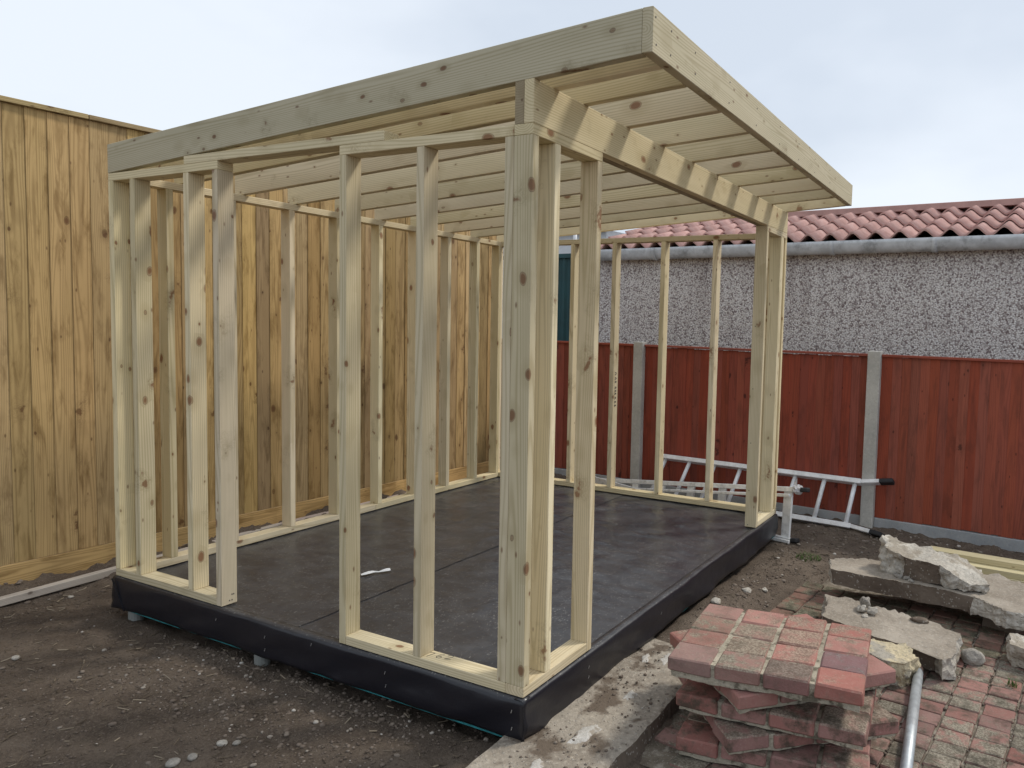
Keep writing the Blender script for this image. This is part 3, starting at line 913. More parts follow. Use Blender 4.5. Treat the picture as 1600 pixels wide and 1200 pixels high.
# ------------------------------------------------------------ the timber building frame
fr = thing('timber_building_frame', 'unfinished pale timber frame garden room on a black membrane floor', 'building frame', (1.5, 1.2, GROUND))
FL = Vector(fr.location)
def tone():
    a = rng.uniform(0.92, 1.06)
    return (a, a * rng.uniform(0.985, 1.015), a * rng.uniform(0.92, 1.0))
def member(name, p0, p1, up, w, h, color=None, **k):
    return timber(name, p0, p1, up, w, h, M['pine'], fr, color or tone(), **k)
Z0 = 0.002
ST, SB = H - T - 0.0004, T + Z0 + 0.0004
def stud(x, y, face, z0=SB, z1=ST):
    """face 'x': broad face across x (stud is WD in x, SW in y); 'y': WD in y, SW in x. (x, y) is the low corner"""
    if face == 'x':
        return member('stud', (x + WD / 2, y + SW / 2, z0), (x + WD / 2, y + SW / 2, z1), (1, 0, 0), SW, WD)
    return member('stud', (x + SW / 2, y + WD / 2, z0), (x + SW / 2, y + WD / 2, z1), (0, 1, 0), SW, WD)
YL, YD = 1.6068, 0.8476
W1, W2, S2 = 0.4671, 2.5971, 0.1344
def plate(name, p0, p1, z, col=None):
    return member(name, (p0[0], p0[1], z), (p1[0], p1[1], z), (0, 0, 1), WD, T, col)
zs, zt = Z0 + T / 2, H - T / 2
h2 = WD / 2
g = 0.0006
# left side wall (x = 0): two panels with the doorway between
plate('sole_plate', (h2, YL + SW + g), (h2, U), zs)
sole_A = plate('sole_plate', (h2, WD + g), (h2, YD - g), zs)
plate('top_plate', (h2, YL), (h2, U), zt)
plate('top_plate', (h2, WD + g), (h2, YD + SW), zt)
for y in (U - SW, 2.205, 1.805):
    stud(0, y, 'x')
stud(0, YL, 'x', Z0)
stud(0, YD, 'x', Z0)
stud(0, 0.463, 'x')
stud(0, WD + g, 'x')
member('lintel_plate', (h2, 0.655, H + T / 2 + g), (h2, 1.835, H + T / 2 + g), (0, 0, 1), WD, T)
# front wall (y = 0): a short panel at each end, wide opening between
plate('sole_plate', (0, h2), (W1 - SW - g, h2), zs, (1.05, 1.03, .98))
plate('top_plate', (0, h2), (W1, h2), zt)
stud(0, 0, 'y'); stud(S2, 0, 'y'); stud(W1 - SW, 0, 'y', Z0)
plate('sole_plate', (W2 + SW + g, h2), (V, h2), zs)
plate('top_plate', (W2, h2), (V, h2), zt)
stud(W2, 0, 'y', Z0); stud(W2 + 0.315, 0, 'y'); stud(V - SW, 0, 'y'); stud(V - SW - 0.075, 0, 'y')
# back wall (y = U)
plate('sole_plate', (WD + g, U - h2), (1.62, U - h2), zs)
plate('sole_plate', (1.62 + g, U - h2), (V - WD - g, U - h2), zs)
plate('top_plate', (WD + g, U - h2), (1.62, U - h2), zt)
plate('top_plate', (1.62 + g, U - h2), (V - WD - g, U - h2), zt)
for x in (WD + g, 0.228, 0.572, 0.945, 1.29, 1.640, 1.985, 2.325, 2.660, V - WD - SW - g):
    stud(x, U - WD, 'y')
# end wall (x = V)
plate('sole_plate', (V - h2, WD + g), (V - h2, U), zs)
plate('top_plate', (V - h2, WD + g), (V - h2, U), zt)
end_studs = []
for y in (WD + g, 0.470, 0.872, 1.275, 1.640, 2.05, U - SW):
    end_studs.append(stud(V - WD, y, 'x'))
# front beam: two lengths side by side on the front wall plates
bz = H + BH / 2 + g
member('beam', (0, 0.019, bz), (V, 0.019, bz), (0, 0, 1), 0.038, BH, (0.93, 0.92, 0.86))
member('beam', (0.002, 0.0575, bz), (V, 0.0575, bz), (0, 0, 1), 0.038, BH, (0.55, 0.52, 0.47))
# rafters: up from the back plate, over the beam, out to the fascia
sl = BH / U
ang = math.atan(sl)
def rafter_line(x, y0, y1):
    zc = lambda y: H + (U - y) * sl + HF / 2 / math.cos(ang) + 0.0012
    return Vector((x, y0, zc(y0))), Vector((x, y1, zc(y1)))
for i, xr in enumerate((SW, 0.154, 0.353, 0.69, 1.03, 1.376, 1.708, 2.045, 2.402, 2.708, 3.045)):
    a, b = rafter_line(xr - SW / 2, U + 0.002, -OH + SW + 0.0006)
    member('rafter', a, b, (0, 0, 1), SW, HF, (0.80, 0.84, 0.86) if i == 0 else None, cut=-math.tan(ang) * -1 if False else math.tan(ang))
# noggins between rafters over the beam and back wall are open; the fascia closes the front
zf = H + BH + OH * sl
member('fascia_board', (0, -OH + SW / 2, zf + HF / 2), (V - 0.008, -OH + SW / 2, zf + HF / 2), (0, 0, 1), SW, HF, (0.92, 0.95, 0.95))

# floor: membrane over the deck, folded down the sides
def floor_z(X, Y):
    return -0.0042 + 0.0026 * fbm(X, Y, 3.0, 3, 5.5) + 0.0022 * fbm(X, Y * 0.25, 13.0, 2, 9.0)
def crease(X, Y):
    inside = sstep(0.06, 0.22, X) * sstep(V - 0.06, V - 0.22, X) * sstep(0.06, 0.22, Y) * sstep(U - 0.06, U - 0.22, Y)
    a = np.abs(fbm(X * 0.55 + Y * 0.45, Y * 1.1 - X * 0.5, 2.6, 2, 21.0)); b = np.abs(fbm(X * 1.6, Y * 0.35, 3.1, 2, 33.0))
    return inside * (0.0075 * np.clip(1 - a * 7, 0, 1) ** 2 + 0.006 * np.clip(1 - b * 6, 0, 1) ** 2) * (0.25 + 0.75 * sstep(0.3, 2.2, X - 0.3 * Y))
def clampz(f, top=0.0012):
    return lambda X, Y: np.minimum(f(X, Y), top)
def sheet(name, x0, x1, y0, y1, dz, step=0.022):
    me = grid_mesh(name, np.arange(x0, x1 + 1e-6, step) if False else np.linspace(x0, x1, max(2, int((x1 - x0) / step))), np.linspace(y0, y1, max(2, int((y1 - y0) / step))), lambda X, Y: np.minimum(floor_z(X, Y), 0.0006) + dz + crease(X, Y))
    return link(name, me, M['membrane'], fr, -FL)
sheet('membrane_sheet', 0.0, V, 0.0, 1.29, -0.0022)
sheet('membrane_sheet', 0.0, V, 1.16, U, 0.0006)
def skirt(name, p0, p1, out, seed):
    """strip hanging from p0 to p1 with a rounded top fold and slack ripples"""
    p0, p1, out = Vector(p0), Vector(p1), Vector(out)
    L = (p1 - p0).length
    n = int(L / 0.02)
    bm = bmesh.new()
    prof = [(-0.03, -0.003), (-0.006, -0.0015), (0.003, -0.004), (0.009, -0.010), (0.011, -0.020), (0.012, -0.045), (0.012, -0.07), (0.012, -0.095), (0.012, -0.12), (0.011, -0.140), (0.009, -0.152)]
    rows = []
    for i in range(n + 1):
        t = i / n
        row = []
        for k, (o_, z_) in enumerate(prof):
            wv = 0.0
            if 2 < k:
                dp = (k - 2) / 8
                wv = 0.022 * dp * noise.noise(Vector((t * L * 3.2 + z_ * 6, seed, z_ * 9))) + 0.010 * dp * noise.noise(Vector((t * L * 9 + z_ * 30, seed + 4, z_ * 14)))
            if 2 < k:
                u_ = t * L if seed < 10 else 9
                wv += 0.010 * dp * math.exp(-u_ / 0.28) * math.sin(z_ * 55 + u_ * 26 + seed) * min(1, u_ / 0.05)
            zz = z_ * (1 + 0.16 * noise.noise(Vector((t * L * 1.7, seed + 9, 0)))) if k > 6 else z_
            row.append(bm.verts.new(p0.lerp(p1, t) + out * (o_ + max(wv, -0.007)) + Vector((0, 0, zz))))
        rows.append(row)
    for a, b in zip(rows, rows[1:]):
        for k in range(len(prof) - 1):
            bm.faces.new((a[k], b[k], b[k + 1], a[k + 1])).smooth = True
    bmesh.ops.recalc_face_normals(bm, faces=bm.faces)
    me = bm_mesh(bm, name)
    o = link(name, me, M['membrane'], fr, -FL)
    md = o.modifiers.new('thickness', 'SOLIDIFY')
    md.thickness = 0.0015
    return o
sk1 = skirt('membrane_skirt', (0, -0.011, 0), (0, U + 0.011, 0), (-1, 0, 0), 1.0)
sk2 = skirt('membrane_skirt', (-0.011, 0, 0), (V + 0.011, 0, 0), (0, -1, 0), 7.0)
skirt('membrane_skirt', (0, U, 0), (V, U, 0), (0, 1, 0), 13.0)
skirt('membrane_skirt', (V, 0, 0), (V, U, 0), (1, 0, 0), 17.0)
# folded corner laps and staples
bm = bmesh.new()
quadbox(bm, [Vector(q) for q in ((-0.017, U - 0.005, -0.008), (-0.017, U - 0.10, -0.152), (-0.017, U - 0.093, -0.155), (-0.017, U + 0.003, -0.010))], [Vector(q) for q in ((-0.021, U - 0.005, -0.008), (-0.021, U - 0.10, -0.152), (-0.021, U - 0.093, -0.155), (-0.021, U + 0.003, -0.010))])
link('corner_fold', bm_mesh(bm, 'corner_fold'), M['membrane'], fr, -FL)
for (q, ax) in [((-0.0185, 0.035, -.045), 0), ((-0.0185, 0.033, -.105), 0), ((-0.0185, 0.62, -.05), 0), ((-0.0185, 0.615, -.10), 0), ((-0.0185, 1.02, -.03), 0), ((-0.0185, 1.30, -.06), 0), ((-0.0185, 1.30, -.115), 0), ((-0.0185, 1.62, -.05), 0), ((0.42, -0.0185, -.05), 1), ((0.42, -0.0185, -.09), 1), ((1.1, -0.0185, -.06), 1)]:
    box('staple', (0.0022, 0.0022, 0.012) if True else None, M['staple'], fr, Vector(q) - FL, (0.25, 0.1, 0), 0.0004)
# deck edge showing below the membrane, and floor joists behind
member_kw = dict(bev=0.001)
for p0, p1 in (((0.010, 0.0, -0.1), (0.010, U, -0.1)), ((0.0, 0.010, -0.1), (V, 0.010, -0.1)), ((V - .01, 0, -0.1), (V - .01, U, -0.1)), ((0, U - .01, -0.1), (V, U - .01, -0.1))):
    timber('deck_edge_board', p0, p1, (0, 0, 1), 0.016, 0.124, M['teal'], fr, bev=0.001)
deck = box('deck_board', (V - 0.05, U - 0.05, 0.02), M['oldwood'], fr, Vector((V / 2, U / 2, -0.03)) - FL, bev=0)
for x in np.arange(0.3, V - 0.1, 0.4):
    timber('floor_joist', (x, 0.02, -0.095), (x, U - 0.02, -0.095), (0, 0, 1), 0.038, 0.10, M['oldwood'], fr)
def pedestal(x, y):
    bm = bmesh.new()
    segs = 16
    prof = [(0.058, -0.30), (0.058, -0.265), (0.046, -0.260), (0.033, -0.255), (0.033, -0.168), (0.036, -0.165), (0.036, -0.158), (0.045, -0.155), (0.045, -0.146)]
    rings = [[bm.verts.new((r * math.cos(2 * math.pi * k / segs), r * math.sin(2 * math.pi * k / segs), z)) for k in range(segs)] for r, z in prof]
    for a, b in zip(rings, rings[1:]):
        for k in range(segs):
            bm.faces.new((a[k], a[(k + 1) % segs], b[(k + 1) % segs], b[k]))
    bm.faces.new(rings[0][::-1]); bm.faces.new(rings[-1])
    bmesh.ops.recalc_face_normals(bm, faces=bm.faces)
    link('pedestal', bm_mesh(bm, 'pedestal'), M['pad'], fr, Vector((x, y, 0)) - FL)
for x in (0.045, 1.0, 2.0, 3.0):
    for y in (0.075, 1.40, 2.33):
        pedestal(x, y)

# pencil figures on the plate and stamp marks on a stud
def strokes(name, lines, origin, ux, uy, nrm, width, mat, parent, base):
    bm = bmesh.new()
    ux, uy, nrm = Vector(ux), Vector(uy), Vector(nrm)
    for ln in lines:
        for (a, b) in zip(ln, ln[1:]):
            A = Vector(origin) + ux * a[0] + uy * a[1]; B = Vector(origin) + ux * b[0] + uy * b[1]
            d = (B - A).normalized(); n = nrm.cross(d) * width / 2
            A = A - d * width * .3; B = B + d * width * .3
            quadbox(bm, [A - n, B - n, B + n, A + n], [A - n + nrm * .0006, B - n + nrm * .0006, B + n + nrm * .0006, A + n + nrm * .0006])
    return link(name, bm_mesh(bm, name), mat, parent, None)
def figs(seq, gap):
    out, x = [], 0
    G = {'7': [[(0, 1), (.62, 1), (.18, 0)]],
         '6': [[(.60, .95), (.25, .75), (.05, .35), (.15, .05), (.45, .02), (.6, .25), (.45, .45), (.12, .38)]],
         '2': [[(.02, .8), (.2, 1), (.5, .95), (.58, .7), (.35, .35), (0, .02), (.62, .02)]]}
    for ch in seq:
        for ln in G[ch]:
            out.append([(x + a, b) for a, b in ln])
        x += gap
    return out
pl = [[(a * .040, b * .034) for a, b in ln] for ln in figs('762', 1.0)]
pm_ = strokes('pencil_figures', pl, (0.021, 0.458, T + Z0 + .0002), (0.22, -0.97, 0), (0.97, 0.22, 0), (0, 0, 1), 0.0022, M['pencil'], fr, None)
pm_.location = -FL
mk = []
for i, (z, hh) in enumerate([(0.905, .03), (0.87, .022), (0.845, .018), (0.80, .02), (0.775, .02), (0.755, .016), (0.72, .024), (0.69, .02), (0.665, .014)]):
    mk.append([(0.010, z), (0.034, z + hh * .3)])
    mk.append([(0.012, z + hh * .6), (0.030, z + hh * .55)])
ms = strokes('stamp_mark', mk, (V - WD + 0.016, 1.275 - 0.0004, 0), (1, 0, 0), (0, 0, 1), (0, -1, 0), 0.006, M['ink'], fr, None)
ms.location = -FL
# nail heads where studs meet plates and boards meet the fascia
nm = bpy.data.meshes.new('nail_head')
b_ = bmesh.new(); bmesh.ops.create_circle(b_, cap_ends=True, radius=0.0032, segments=8)
r_ = bmesh.ops.extrude_face_region(b_, geom=list(b_.faces)); bmesh.ops.translate(b_, vec=(0, 0, 0.0008), verts=[v for v in r_['geom'] if isinstance(v, bmesh.types.BMVert)])
bmesh.ops.recalc_face_normals(b_, faces=b_.faces)
b_.to_mesh(nm); b_.free(); nm.materials.append(M['nail'])
for xr in (0.02, 0.136, 0.335, 0.672, 1.012, 1.358, 1.69, 2.027, 2.384):
    for dz in (0.03, 0.10):
        link('nail_head', nm, None, fr, Vector((xr + rng.uniform(-.006, .006), -OH - 0.0004, zf + dz + rng.uniform(-.008, .008))) - FL, (R(90), 0, 0))
for dz in (0.020, 0.045):
    for (x, y) in ((0.022 + dz * .8, YL), (0.05, YL)):
        link('nail_head', nm, None, fr, Vector((x, y - 0.0004, dz)) - FL, (R(90), 0, 0))
for z in (0.016, 0.24, 0.55, 0.9, 1.3):
    for x in (W2 + 0.02,):
        link('nail_head', nm, None, fr, Vector((W2 - 0.0004, 0.055, z)) - FL, (0, R(-90), 0))

# strip of white paper on the membrane
bm = bmesh.new()
pr = []
for i in range(9):
    t = i / 8
    pr.append((t * 0.145, 0.020 + 0.006 * math.sin(t * 9), 0.004 + 0.010 * abs(math.sin(t * 5.2))))
ra = [bm.verts.new((a, -w / 2 - .004 * math.sin(a * 60), h * .4)) for a, w, h in pr]; rm = [bm.verts.new((a, 0, h)) for a, w, h in pr]; rb = [bm.verts.new((a, w / 2, h * .5)) for a, w, h in pr]
for i in range(8):
    bm.faces.new((ra[i], ra[i + 1], rm[i + 1], rm[i])); bm.faces.new((rm[i], rm[i + 1], rb[i + 1], rb[i]))
o = link('paper_strip', bm_mesh(bm, 'paper_strip'), M['paper'], None, (0.62, 1.418, 0.003), (0, 0, R(-29)))
md = o.modifiers.new('thickness', 'SOLIDIFY'); md.thickness = 0.001
tag(o, 'crumpled strip of white paper lying on the black membrane floor', 'paper')

# ------------------------------------------------------------ ladders by the red fence
def rail_box(name, p0, p1, up, w, h, mat, parent, bev=0.003):
    p0, p1 = Vector(p0), Vector(p1)
    x = (p1 - p0); L = x.length; x.normalize()
    z = Vector(up); z = (z - x * z.dot(x)).normalized(); y = z.cross(x)
    me = bm_mesh(box_bm(L, w, h, bev), name)
    o = link(name, me, mat, parent)
    m = Matrix((x, y, z)).transposed().to_4x4(); m.translation = (p0 + p1) / 2 - Vector(parent.location)
    o.matrix_basis = m
    return o
lad = thing('ladder', 'aluminium ladder lying on its side against the red fence, splayed black feet', 'ladder', (3.7, 0.2, -0.2))
lowA, lowB, lowC, lowD = Vector((3.80, 1.35, -0.165)), Vector((3.640, -0.409, -0.165)), Vector((3.556, -0.566, -0.165)), Vector((3.45, -0.680, -0.165))
upA, upB, upC, upD = Vector((3.955, 1.278, 0.138)), Vector((3.800, -0.44, 0.145)), Vector((3.790, -0.575, 0.166)), Vector((3.775, -0.665, 0.168))
rung_up = (upA - lowA).normalized()
for A, B, C_, D_ in ((lowA, lowB, lowC, lowD), (upA, upB, upC, upD)):
    rail_box('rail', A, B, rung_up, 0.066, 0.038, M['aluminium'], lad)
    rail_box('rail_foot', B, C_, rung_up, 0.060, 0.030, M['aluminium'], lad)
    rail_box('rubber_foot', C_, C_ + (C_ - B).normalized() * 0.10, rung_up, 0.068, 0.034, M['rubber'], lad, 0.006)
dirl = (lowB - lowA).normalized()
diru = (upB - upA).normalized()
for k in range(8):
    a = lowB - dirl * (0.045 + 0.242 * k); b = upB - diru * (0.045 + 0.235 * k)
    link('rung', bm_mesh(tube_bm([a - Vector(lad.location), b - Vector(lad.location)], 0.017, 10), 'rung'), M['aluminium'], lad)
stp = thing('step_ladder', 'paint splashed aluminium stepladder lying on its side with white treads', 'stepladder', (3.3, 0.3, -0.2))
SA, SBb = Vector((3.60, 1.77, -0.062)), Vector((3.145, -0.105, 0.168))
BA, BB = Vector((3.54, 1.78, -0.178)), Vector((3.085, -0.11, -0.178))
upv = (SBb - BB).normalized()
rail_box('rail', SA, SBb, upv, 0.055, 0.034, M['white_alu'], stp)
rail_box('rail', BA, BB, upv, 0.055, 0.022, M['white_alu'], stp)
ds = (SBb - SA).normalized()
rail_box('rear_rail', SA + ds * 0.1 + Vector((-0.075, 0.02, -0.055)), SBb + Vector((-0.055, 0.02, -0.035)), upv, 0.022, 0.022, M['white_alu'], stp)
rail_box('rear_rail', BA + ds * 0.1 + Vector((-0.09, 0.02, 0.0)), BB + Vector((-0.062, 0.0, 0.0)), upv, 0.022, 0.022, M['white_alu'], stp)
for k, t in enumerate((0.975, 0.832, 0.69, 0.54, 0.39, 0.25)):
    a = BA.lerp(BB, t); b = SA.lerp(SBb, t)
    o = rail_box('tread', a, b, ds, 0.022, 0.066, M['white_alu'], stp, 0.003)
rail_box('platform', BA.lerp(BB, 0.02) + Vector((-0.04, 0, 0.13)), BA.lerp(BB, 0.30) + Vector((-0.04, 0, 0.10)), (0, 0, 1), 0.012, 0.09, M['white_alu'], stp)
bm = bmesh.new()
bmesh.ops.create_icosphere(bm, subdivisions=3, radius=0.04)
for v in bm.verts:
    v.co *= 1 + 0.35 * noise.noise(Vector(v.co) * 60)
    v.co.z *= 0.85
tagp = SBb + ds * 0.02
link('plastic_bag_wrap', bm_mesh(bm, 'plastic_bag_wrap'), M['plastic_wrap'], stp, tagp - Vector(stp.location))
bm = bmesh.new()
bmesh.ops.create_cone(bm, cap_ends=True, segments=5, radius1=0.012, radius2=0.001, depth=0.05)
link('plastic_bag_tail', bm_mesh(bm, 'plastic_bag_tail'), M['plastic_wrap'], stp, tagp + Vector((0.01, 0.015, 0.055)) - Vector(stp.location), (0.3, -0.3, 0))
rail_box('rubber_foot', SBb + ds * 0.045, SBb + ds * 0.105, upv, 0.05, 0.032, M['rubber'], stp, 0.006)
rail_box('rubber_foot', BB, BB + ds * 0.05, upv, 0.06, 0.03, M['rubber'], stp, 0.006)

# ------------------------------------------------------------ broken concrete
def lump_bm(pts_xy, z0, z1, seg, amp, seed, shrink=0.0, tilt=None, jag=0.0):
    """a broken slab: outline pts_xy (counter-clockwise), from z0 to z1, edges roughened; material 0 top, 1 side, 2 broken"""
    bm = bmesh.new()
    n = len(pts_xy)
    def zz(x, y, z):
        return z + (tilt[0] * x + tilt[1] * y if tilt else 0)
    lo = [bm.verts.new((x, y, zz(x, y, z0))) for x, y, *r in pts_xy]
    hi = [bm.verts.new((x, y, zz(x, y, (z1 if len(r) < 2 else r[1])))) for x, y, *r in pts_xy]
    for i in range(n):
        f = bm.faces.new((lo[i], lo[(i + 1) % n], hi[(i + 1) % n], hi[i]))
        f.material_index = pts_xy[i][2] if len(pts_xy[i]) > 2 else 1
    f = bm.faces.new(hi); f.material_index = 0
    f = bm.faces.new(lo[::-1]); f.material_index = 1
    bmesh.ops.triangulate(bm, faces=bm.faces)
    for _ in range(8):
        es = [e for e in bm.edges if e.calc_length() > seg]
        if not es:
            break
        bmesh.ops.subdivide_edges(bm, edges=es, cuts=1)
        bmesh.ops.triangulate(bm, faces=[f for f in bm.faces if len(f.verts) > 3])
    bm.normal_update()
    mv = []
    for v in bm.verts:
        rough = max((2.6 if f.material_index == 2 else 0.6) for f in v.link_faces)
        if len({f.material_index for f in v.link_faces}) > 1:
            rough = max(rough, 1.5)
        p = Vector(v.co)
        a = noise.fractal(p * 9 + Vector((seed, 0, seed)), 0.8, 2.1, 4)
        b = noise.noise(p * 38 + Vector((0, seed, 0)))
        mv.append(v.normal * (a * amp + b * amp * 0.35) * rough)
    for v, d_ in zip(bm.verts, mv):
        v.co += d_
    bmesh.ops.recalc_face_normals(bm, faces=bm.faces)
    return bm
def chunk(name, label, cat, pts, z0, z1, mats, seed, amp=0.006, seg=0.03, tilt=None):
    cx = sum(p[0] for p in pts) / len(pts); cy = sum(p[1] for p in pts) / len(pts)
    q = [(p[0] - cx, p[1] - cy) + tuple(p[2:]) for p in pts]
    area = sum(q[i][0] * q[(i + 1) % len(q)][1] - q[(i + 1) % len(q)][0] * q[i][1] for i in range(len(q)))
    bm = lump_bm(q, z0, z1, seg, amp, seed, tilt=tilt)
    o = link(name, bm_mesh(bm, name), mats, None, (cx, cy, 0))
    return tag(o, label, cat)
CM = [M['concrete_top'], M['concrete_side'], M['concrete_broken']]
# long thick slab, its far end raised on rubble
chunk('concrete_slab', 'longest broken concrete slab with smooth brown side, propped over a dark gap', 'concrete slab',
      [(2.125, -0.585, 1), (2.108, -0.845, 1), (2.088, -1.171, 1), (2.075, -1.30, 2), (1.93, -1.455, 2), (1.96, -1.60, 2), (2.42, -1.75, 2), (2.52, -1.2, 1), (2.40, -0.72, 2), (2.29, -0.55, 2)],
      -0.118, -0.034, CM, 3.0, 0.009, 0.020)
chunk('concrete_slab', 'rough white topped concrete lump lying on the long propped slab', 'concrete lump',
      [(2.235, -0.838, 2, 0.105), (2.19, -0.95, 1, 0.078), (2.135, -1.14, 2, 0.072), (2.10, -1.28, 2, 0.015), (2.16, -1.37, 2, 0.01), (2.30, -1.33, 2, 0.045), (2.37, -1.05, 2, 0.10), (2.375, -0.83, 2, 0.135)],
      -0.028, 0.1, [M['concrete_broken'], M['concrete_side'], M['concrete_broken']], 8.0, 0.014, 0.017)
chunk('concrete_slab', 'flat grey concrete slab below the propped one, white rubble bits on it', 'concrete slab',
      [(1.577, -0.663, 1), (1.454, -0.914, 1), (1.423, -1.038, 1), (1.442, -1.121, 1), (1.427, -1.186, 2), (1.341, -1.225, 2), (1.40, -1.262, 2), (1.688, -1.268, 1), (1.78, -1.146, 2), (1.85, -0.80, 2), (1.87, -0.62, 2)],
      -0.196, -0.1, CM, 12.0, 0.009, 0.020)
chunk('concrete_lump', 'yellowish pebbly concrete lump wedged between the red paver stack and flat slab', 'concrete lump',
      [(1.29, -0.86, 2), (1.20, -1.00, 2), (1.215, -1.09, 2), (1.30, -1.13, 2), (1.40, -1.06, 2), (1.42, -0.93, 2)],
      -0.205, -0.095, [M['concrete_yellow']] * 3, 17.0, 0.013, 0.018)
chunk('concrete_lump', 'pale concrete lump at the right edge of the photo on the paving', 'concrete lump',
      [(1.70, -1.49, 2), (1.67, -1.58, 2), (1.78, -1.64, 2), (1.87, -1.57, 2), (1.83, -1.49, 2)], -0.205, -0.115, [M['concrete_broken']] * 3, 23.0, 0.011, 0.018)
# brace rubble under the far end of the long slab
chunk('concrete_lump', 'broken concrete piece wedged under the raised end of the long slab', 'concrete lump',
      [(2.15, -1.35, 2), (2.12, -1.5, 2), (2.3, -1.6, 2), (2.4, -1.4, 2)], -0.215, -0.120, [M['concrete_side']] * 3, 29.0, 0.004, 0.03)
def stone(name, label, loc, size, seed, mat, rot=0, cat='stone', group=None, sharp=0.3):
    bm = bmesh.new()
    bmesh.ops.create_icosphere(bm, subdivisions=3, radius=0.5)
    for v in bm.verts:
        p = Vector(v.co) * 2.2 + Vector((seed, seed * 2, 0))
        c_ = noise.cell_vector(p * 1.2)
        v.co *= 1 + sharp * noise.noise(p) + 0.08 * noise.noise(p * 4)
        v.co = Vector((v.co.x * size[0], v.co.y * size[1], v.co.z * size[2]))
    bmesh.ops.recalc_face_normals(bm, faces=bm.faces)
    o = link(name, bm_mesh(bm, name), mat, None, loc, (0, 0, rot))
    if name == 'pebble':
        for f in o.data.polygons: f.use_smooth = True
    return tag(o, label, cat, group)
stone('stone', 'loose grey rock sitting alone on the block paving beside the slab', (1.65, -1.325, -0.178), (0.10, 0.11, 0.075), 4.1, M['stone'], 0.4)
stone('stone', 'upper grey piece of the little rubble heap on the flat slab', (1.78, -0.828, -0.062), (0.055, 0.05, 0.06), 6.3, M['stone'], 0.2, sharp=.5)
stone('stone', 'white left piece of the little rubble heap on the flat slab', (1.735, -0.822, -0.086), (0.045, 0.045, 0.035), 9.9, M['concrete_broken'], 0.9, sharp=.5)
stone('stone', 'white right piece of the little rubble heap on the flat slab', (1.725, -0.872, -0.084), (0.055, 0.05, 0.042), 2.2, M['concrete_broken'], 1.4, sharp=.5)
stone('stone', 'smallest white crumb in front of the rubble heap on the flat slab', (1.665, -0.845, -0.094), (0.032, 0.035, 0.022), 5.2, M['concrete_broken'], 1.4, sharp=.5)
stone('stone', 'dark flat stone on the flat slab next to the black gap', (1.745, -1.09, -0.09), (0.05, 0.085, 0.03), 7.7, M['concrete_side'], 0.2)
for i, (x, y, s_, wd_) in enumerate([(2.21, -0.93, .035, 'leftmost'), (2.20, -0.97, .03, 'middle'), (2.16, -1.0, .03, 'rightmost')]):
    stone('stone', wd_ + ' small grey crumb in the notch under the white topped lump', (x - .03, y, -0.028), (s_, s_ * 1.2, s_ * .7), 30 + i, M['stone'], i, group='crumbs under the white topped lump')

# ------------------------------------------------------------ stack of lifted paving pieces
PL, PW, PHt = 0.1375, 0.150, 0.050
M['paver_mossy'] = paver_material('mossy_red_paver', moss=0.9, dirty=0.9)
stack_meshes = [paver_mesh('lifted_paver', PL, PW, PHt, 20 + k, 0.0026, 0.0055) for k in range(6)]
for me in stack_meshes:
    me.materials.append(M['paver'])
mossy_meshes = [me.copy() for me in stack_meshes]
for me in mossy_meshes:
    me.materials[0] = M['paver_mossy']
def paver_piece(label, loc, rotz, nx, ny, tilt=(0, 0), tint=None, skip=(), dark=1.0, mort=0.020):
    """nx rows in depth by ny across, on a mortar bed; z of loc is the top of the pavers"""
    t = thing('paving_piece', label, 'paving piece', loc, (tilt[0], tilt[1], rotz), 'stacked pieces of lifted red paving')
    gx, gy = PL + 0.0035, PW + 0.013
    for i in range(nx):
        for j in range(ny):
            if (i, j) in skip:
                continue
            o = link('paver', (mossy_meshes if (dark < 1 or rng.random() < .25 * (nx > 0) * (loc[2] < .1)) else stack_meshes)[rng.randrange(6)], None, t, ((i - (nx - 1) / 2) * gx, (j - (ny - 1) / 2) * gy + rng.uniform(-.002, .002), -PHt / 2 + rng.uniform(-.003, .003)), (rng.uniform(-.02, .02), rng.uniform(-.02, .02), rng.uniform(-.015, .015)))
            c = tint(i, j) if tint else (1, 1, 1)
            o.color = tuple(q * dark for q in c) + (1,)
    hx, hy = nx * gx / 2 - 0.014, ny * gy / 2 - 0.018
    bm = lump_bm([(hx, -hy, 2), (hx, hy, 2), (-hx, hy, 2), (-hx, -hy, 2)], -PHt - mort, -0.0065, 0.026, 0.0028, loc[2] * 50 + rotz)
    link('mortar_bed', bm_mesh(bm, 'mortar_bed'), [M['mortar']] * 3, t)
    return t
tinttop = {(0, 0): (1.06, 0.98, .95), (0, 1): (.66, .66, .68), (0, 2): (.80, .92, .90), (0, 3): (.80, .92, .92), (1, 0): (.62, .72, .84), (1, 1): (1.1, 1.02, 1.0), (2, 0): (1.0, 1.0, .98), (2, 1): (1.12, 1.02, .98), (3, 0): (1.08, 1.02, 1.0), (3, 1): (1.05, 1.02, 1), (3, 2): (1.05, 1, .97), (1, 2): (.92, .98, .95), (2, 2): (.92, .96, .92), (1, 3): (.84, .95, .92), (2, 3): (.80, .95, .9), (3, 3): (.88, .95, .93)}
paver_piece('topmost piece of red paving on the stack, four by four blocks with sandy joints', (0.549, -0.715, 0.160), R(7), 4, 4, (0.0, 0.0), lambda i, j: tinttop.get((i, j), (1, 1, 1)))
paver_piece('second piece of red paving, turned cornerwise just under the topmost one', (0.660, -0.695, 0.083), R(48), 4, 4, dark=1.0, mort=0.014)
paver_piece('third piece of red paving, square on beneath the cornerwise piece', (0.600, -0.735, 0.010), R(5), 4, 4, dark=0.97, mort=0.012)
paver_piece('fourth piece of red paving, mossy and turned cornerwise in the stack', (0.640, -0.72, -0.061), R(41), 4, 4, dark=0.93, mort=0.010)
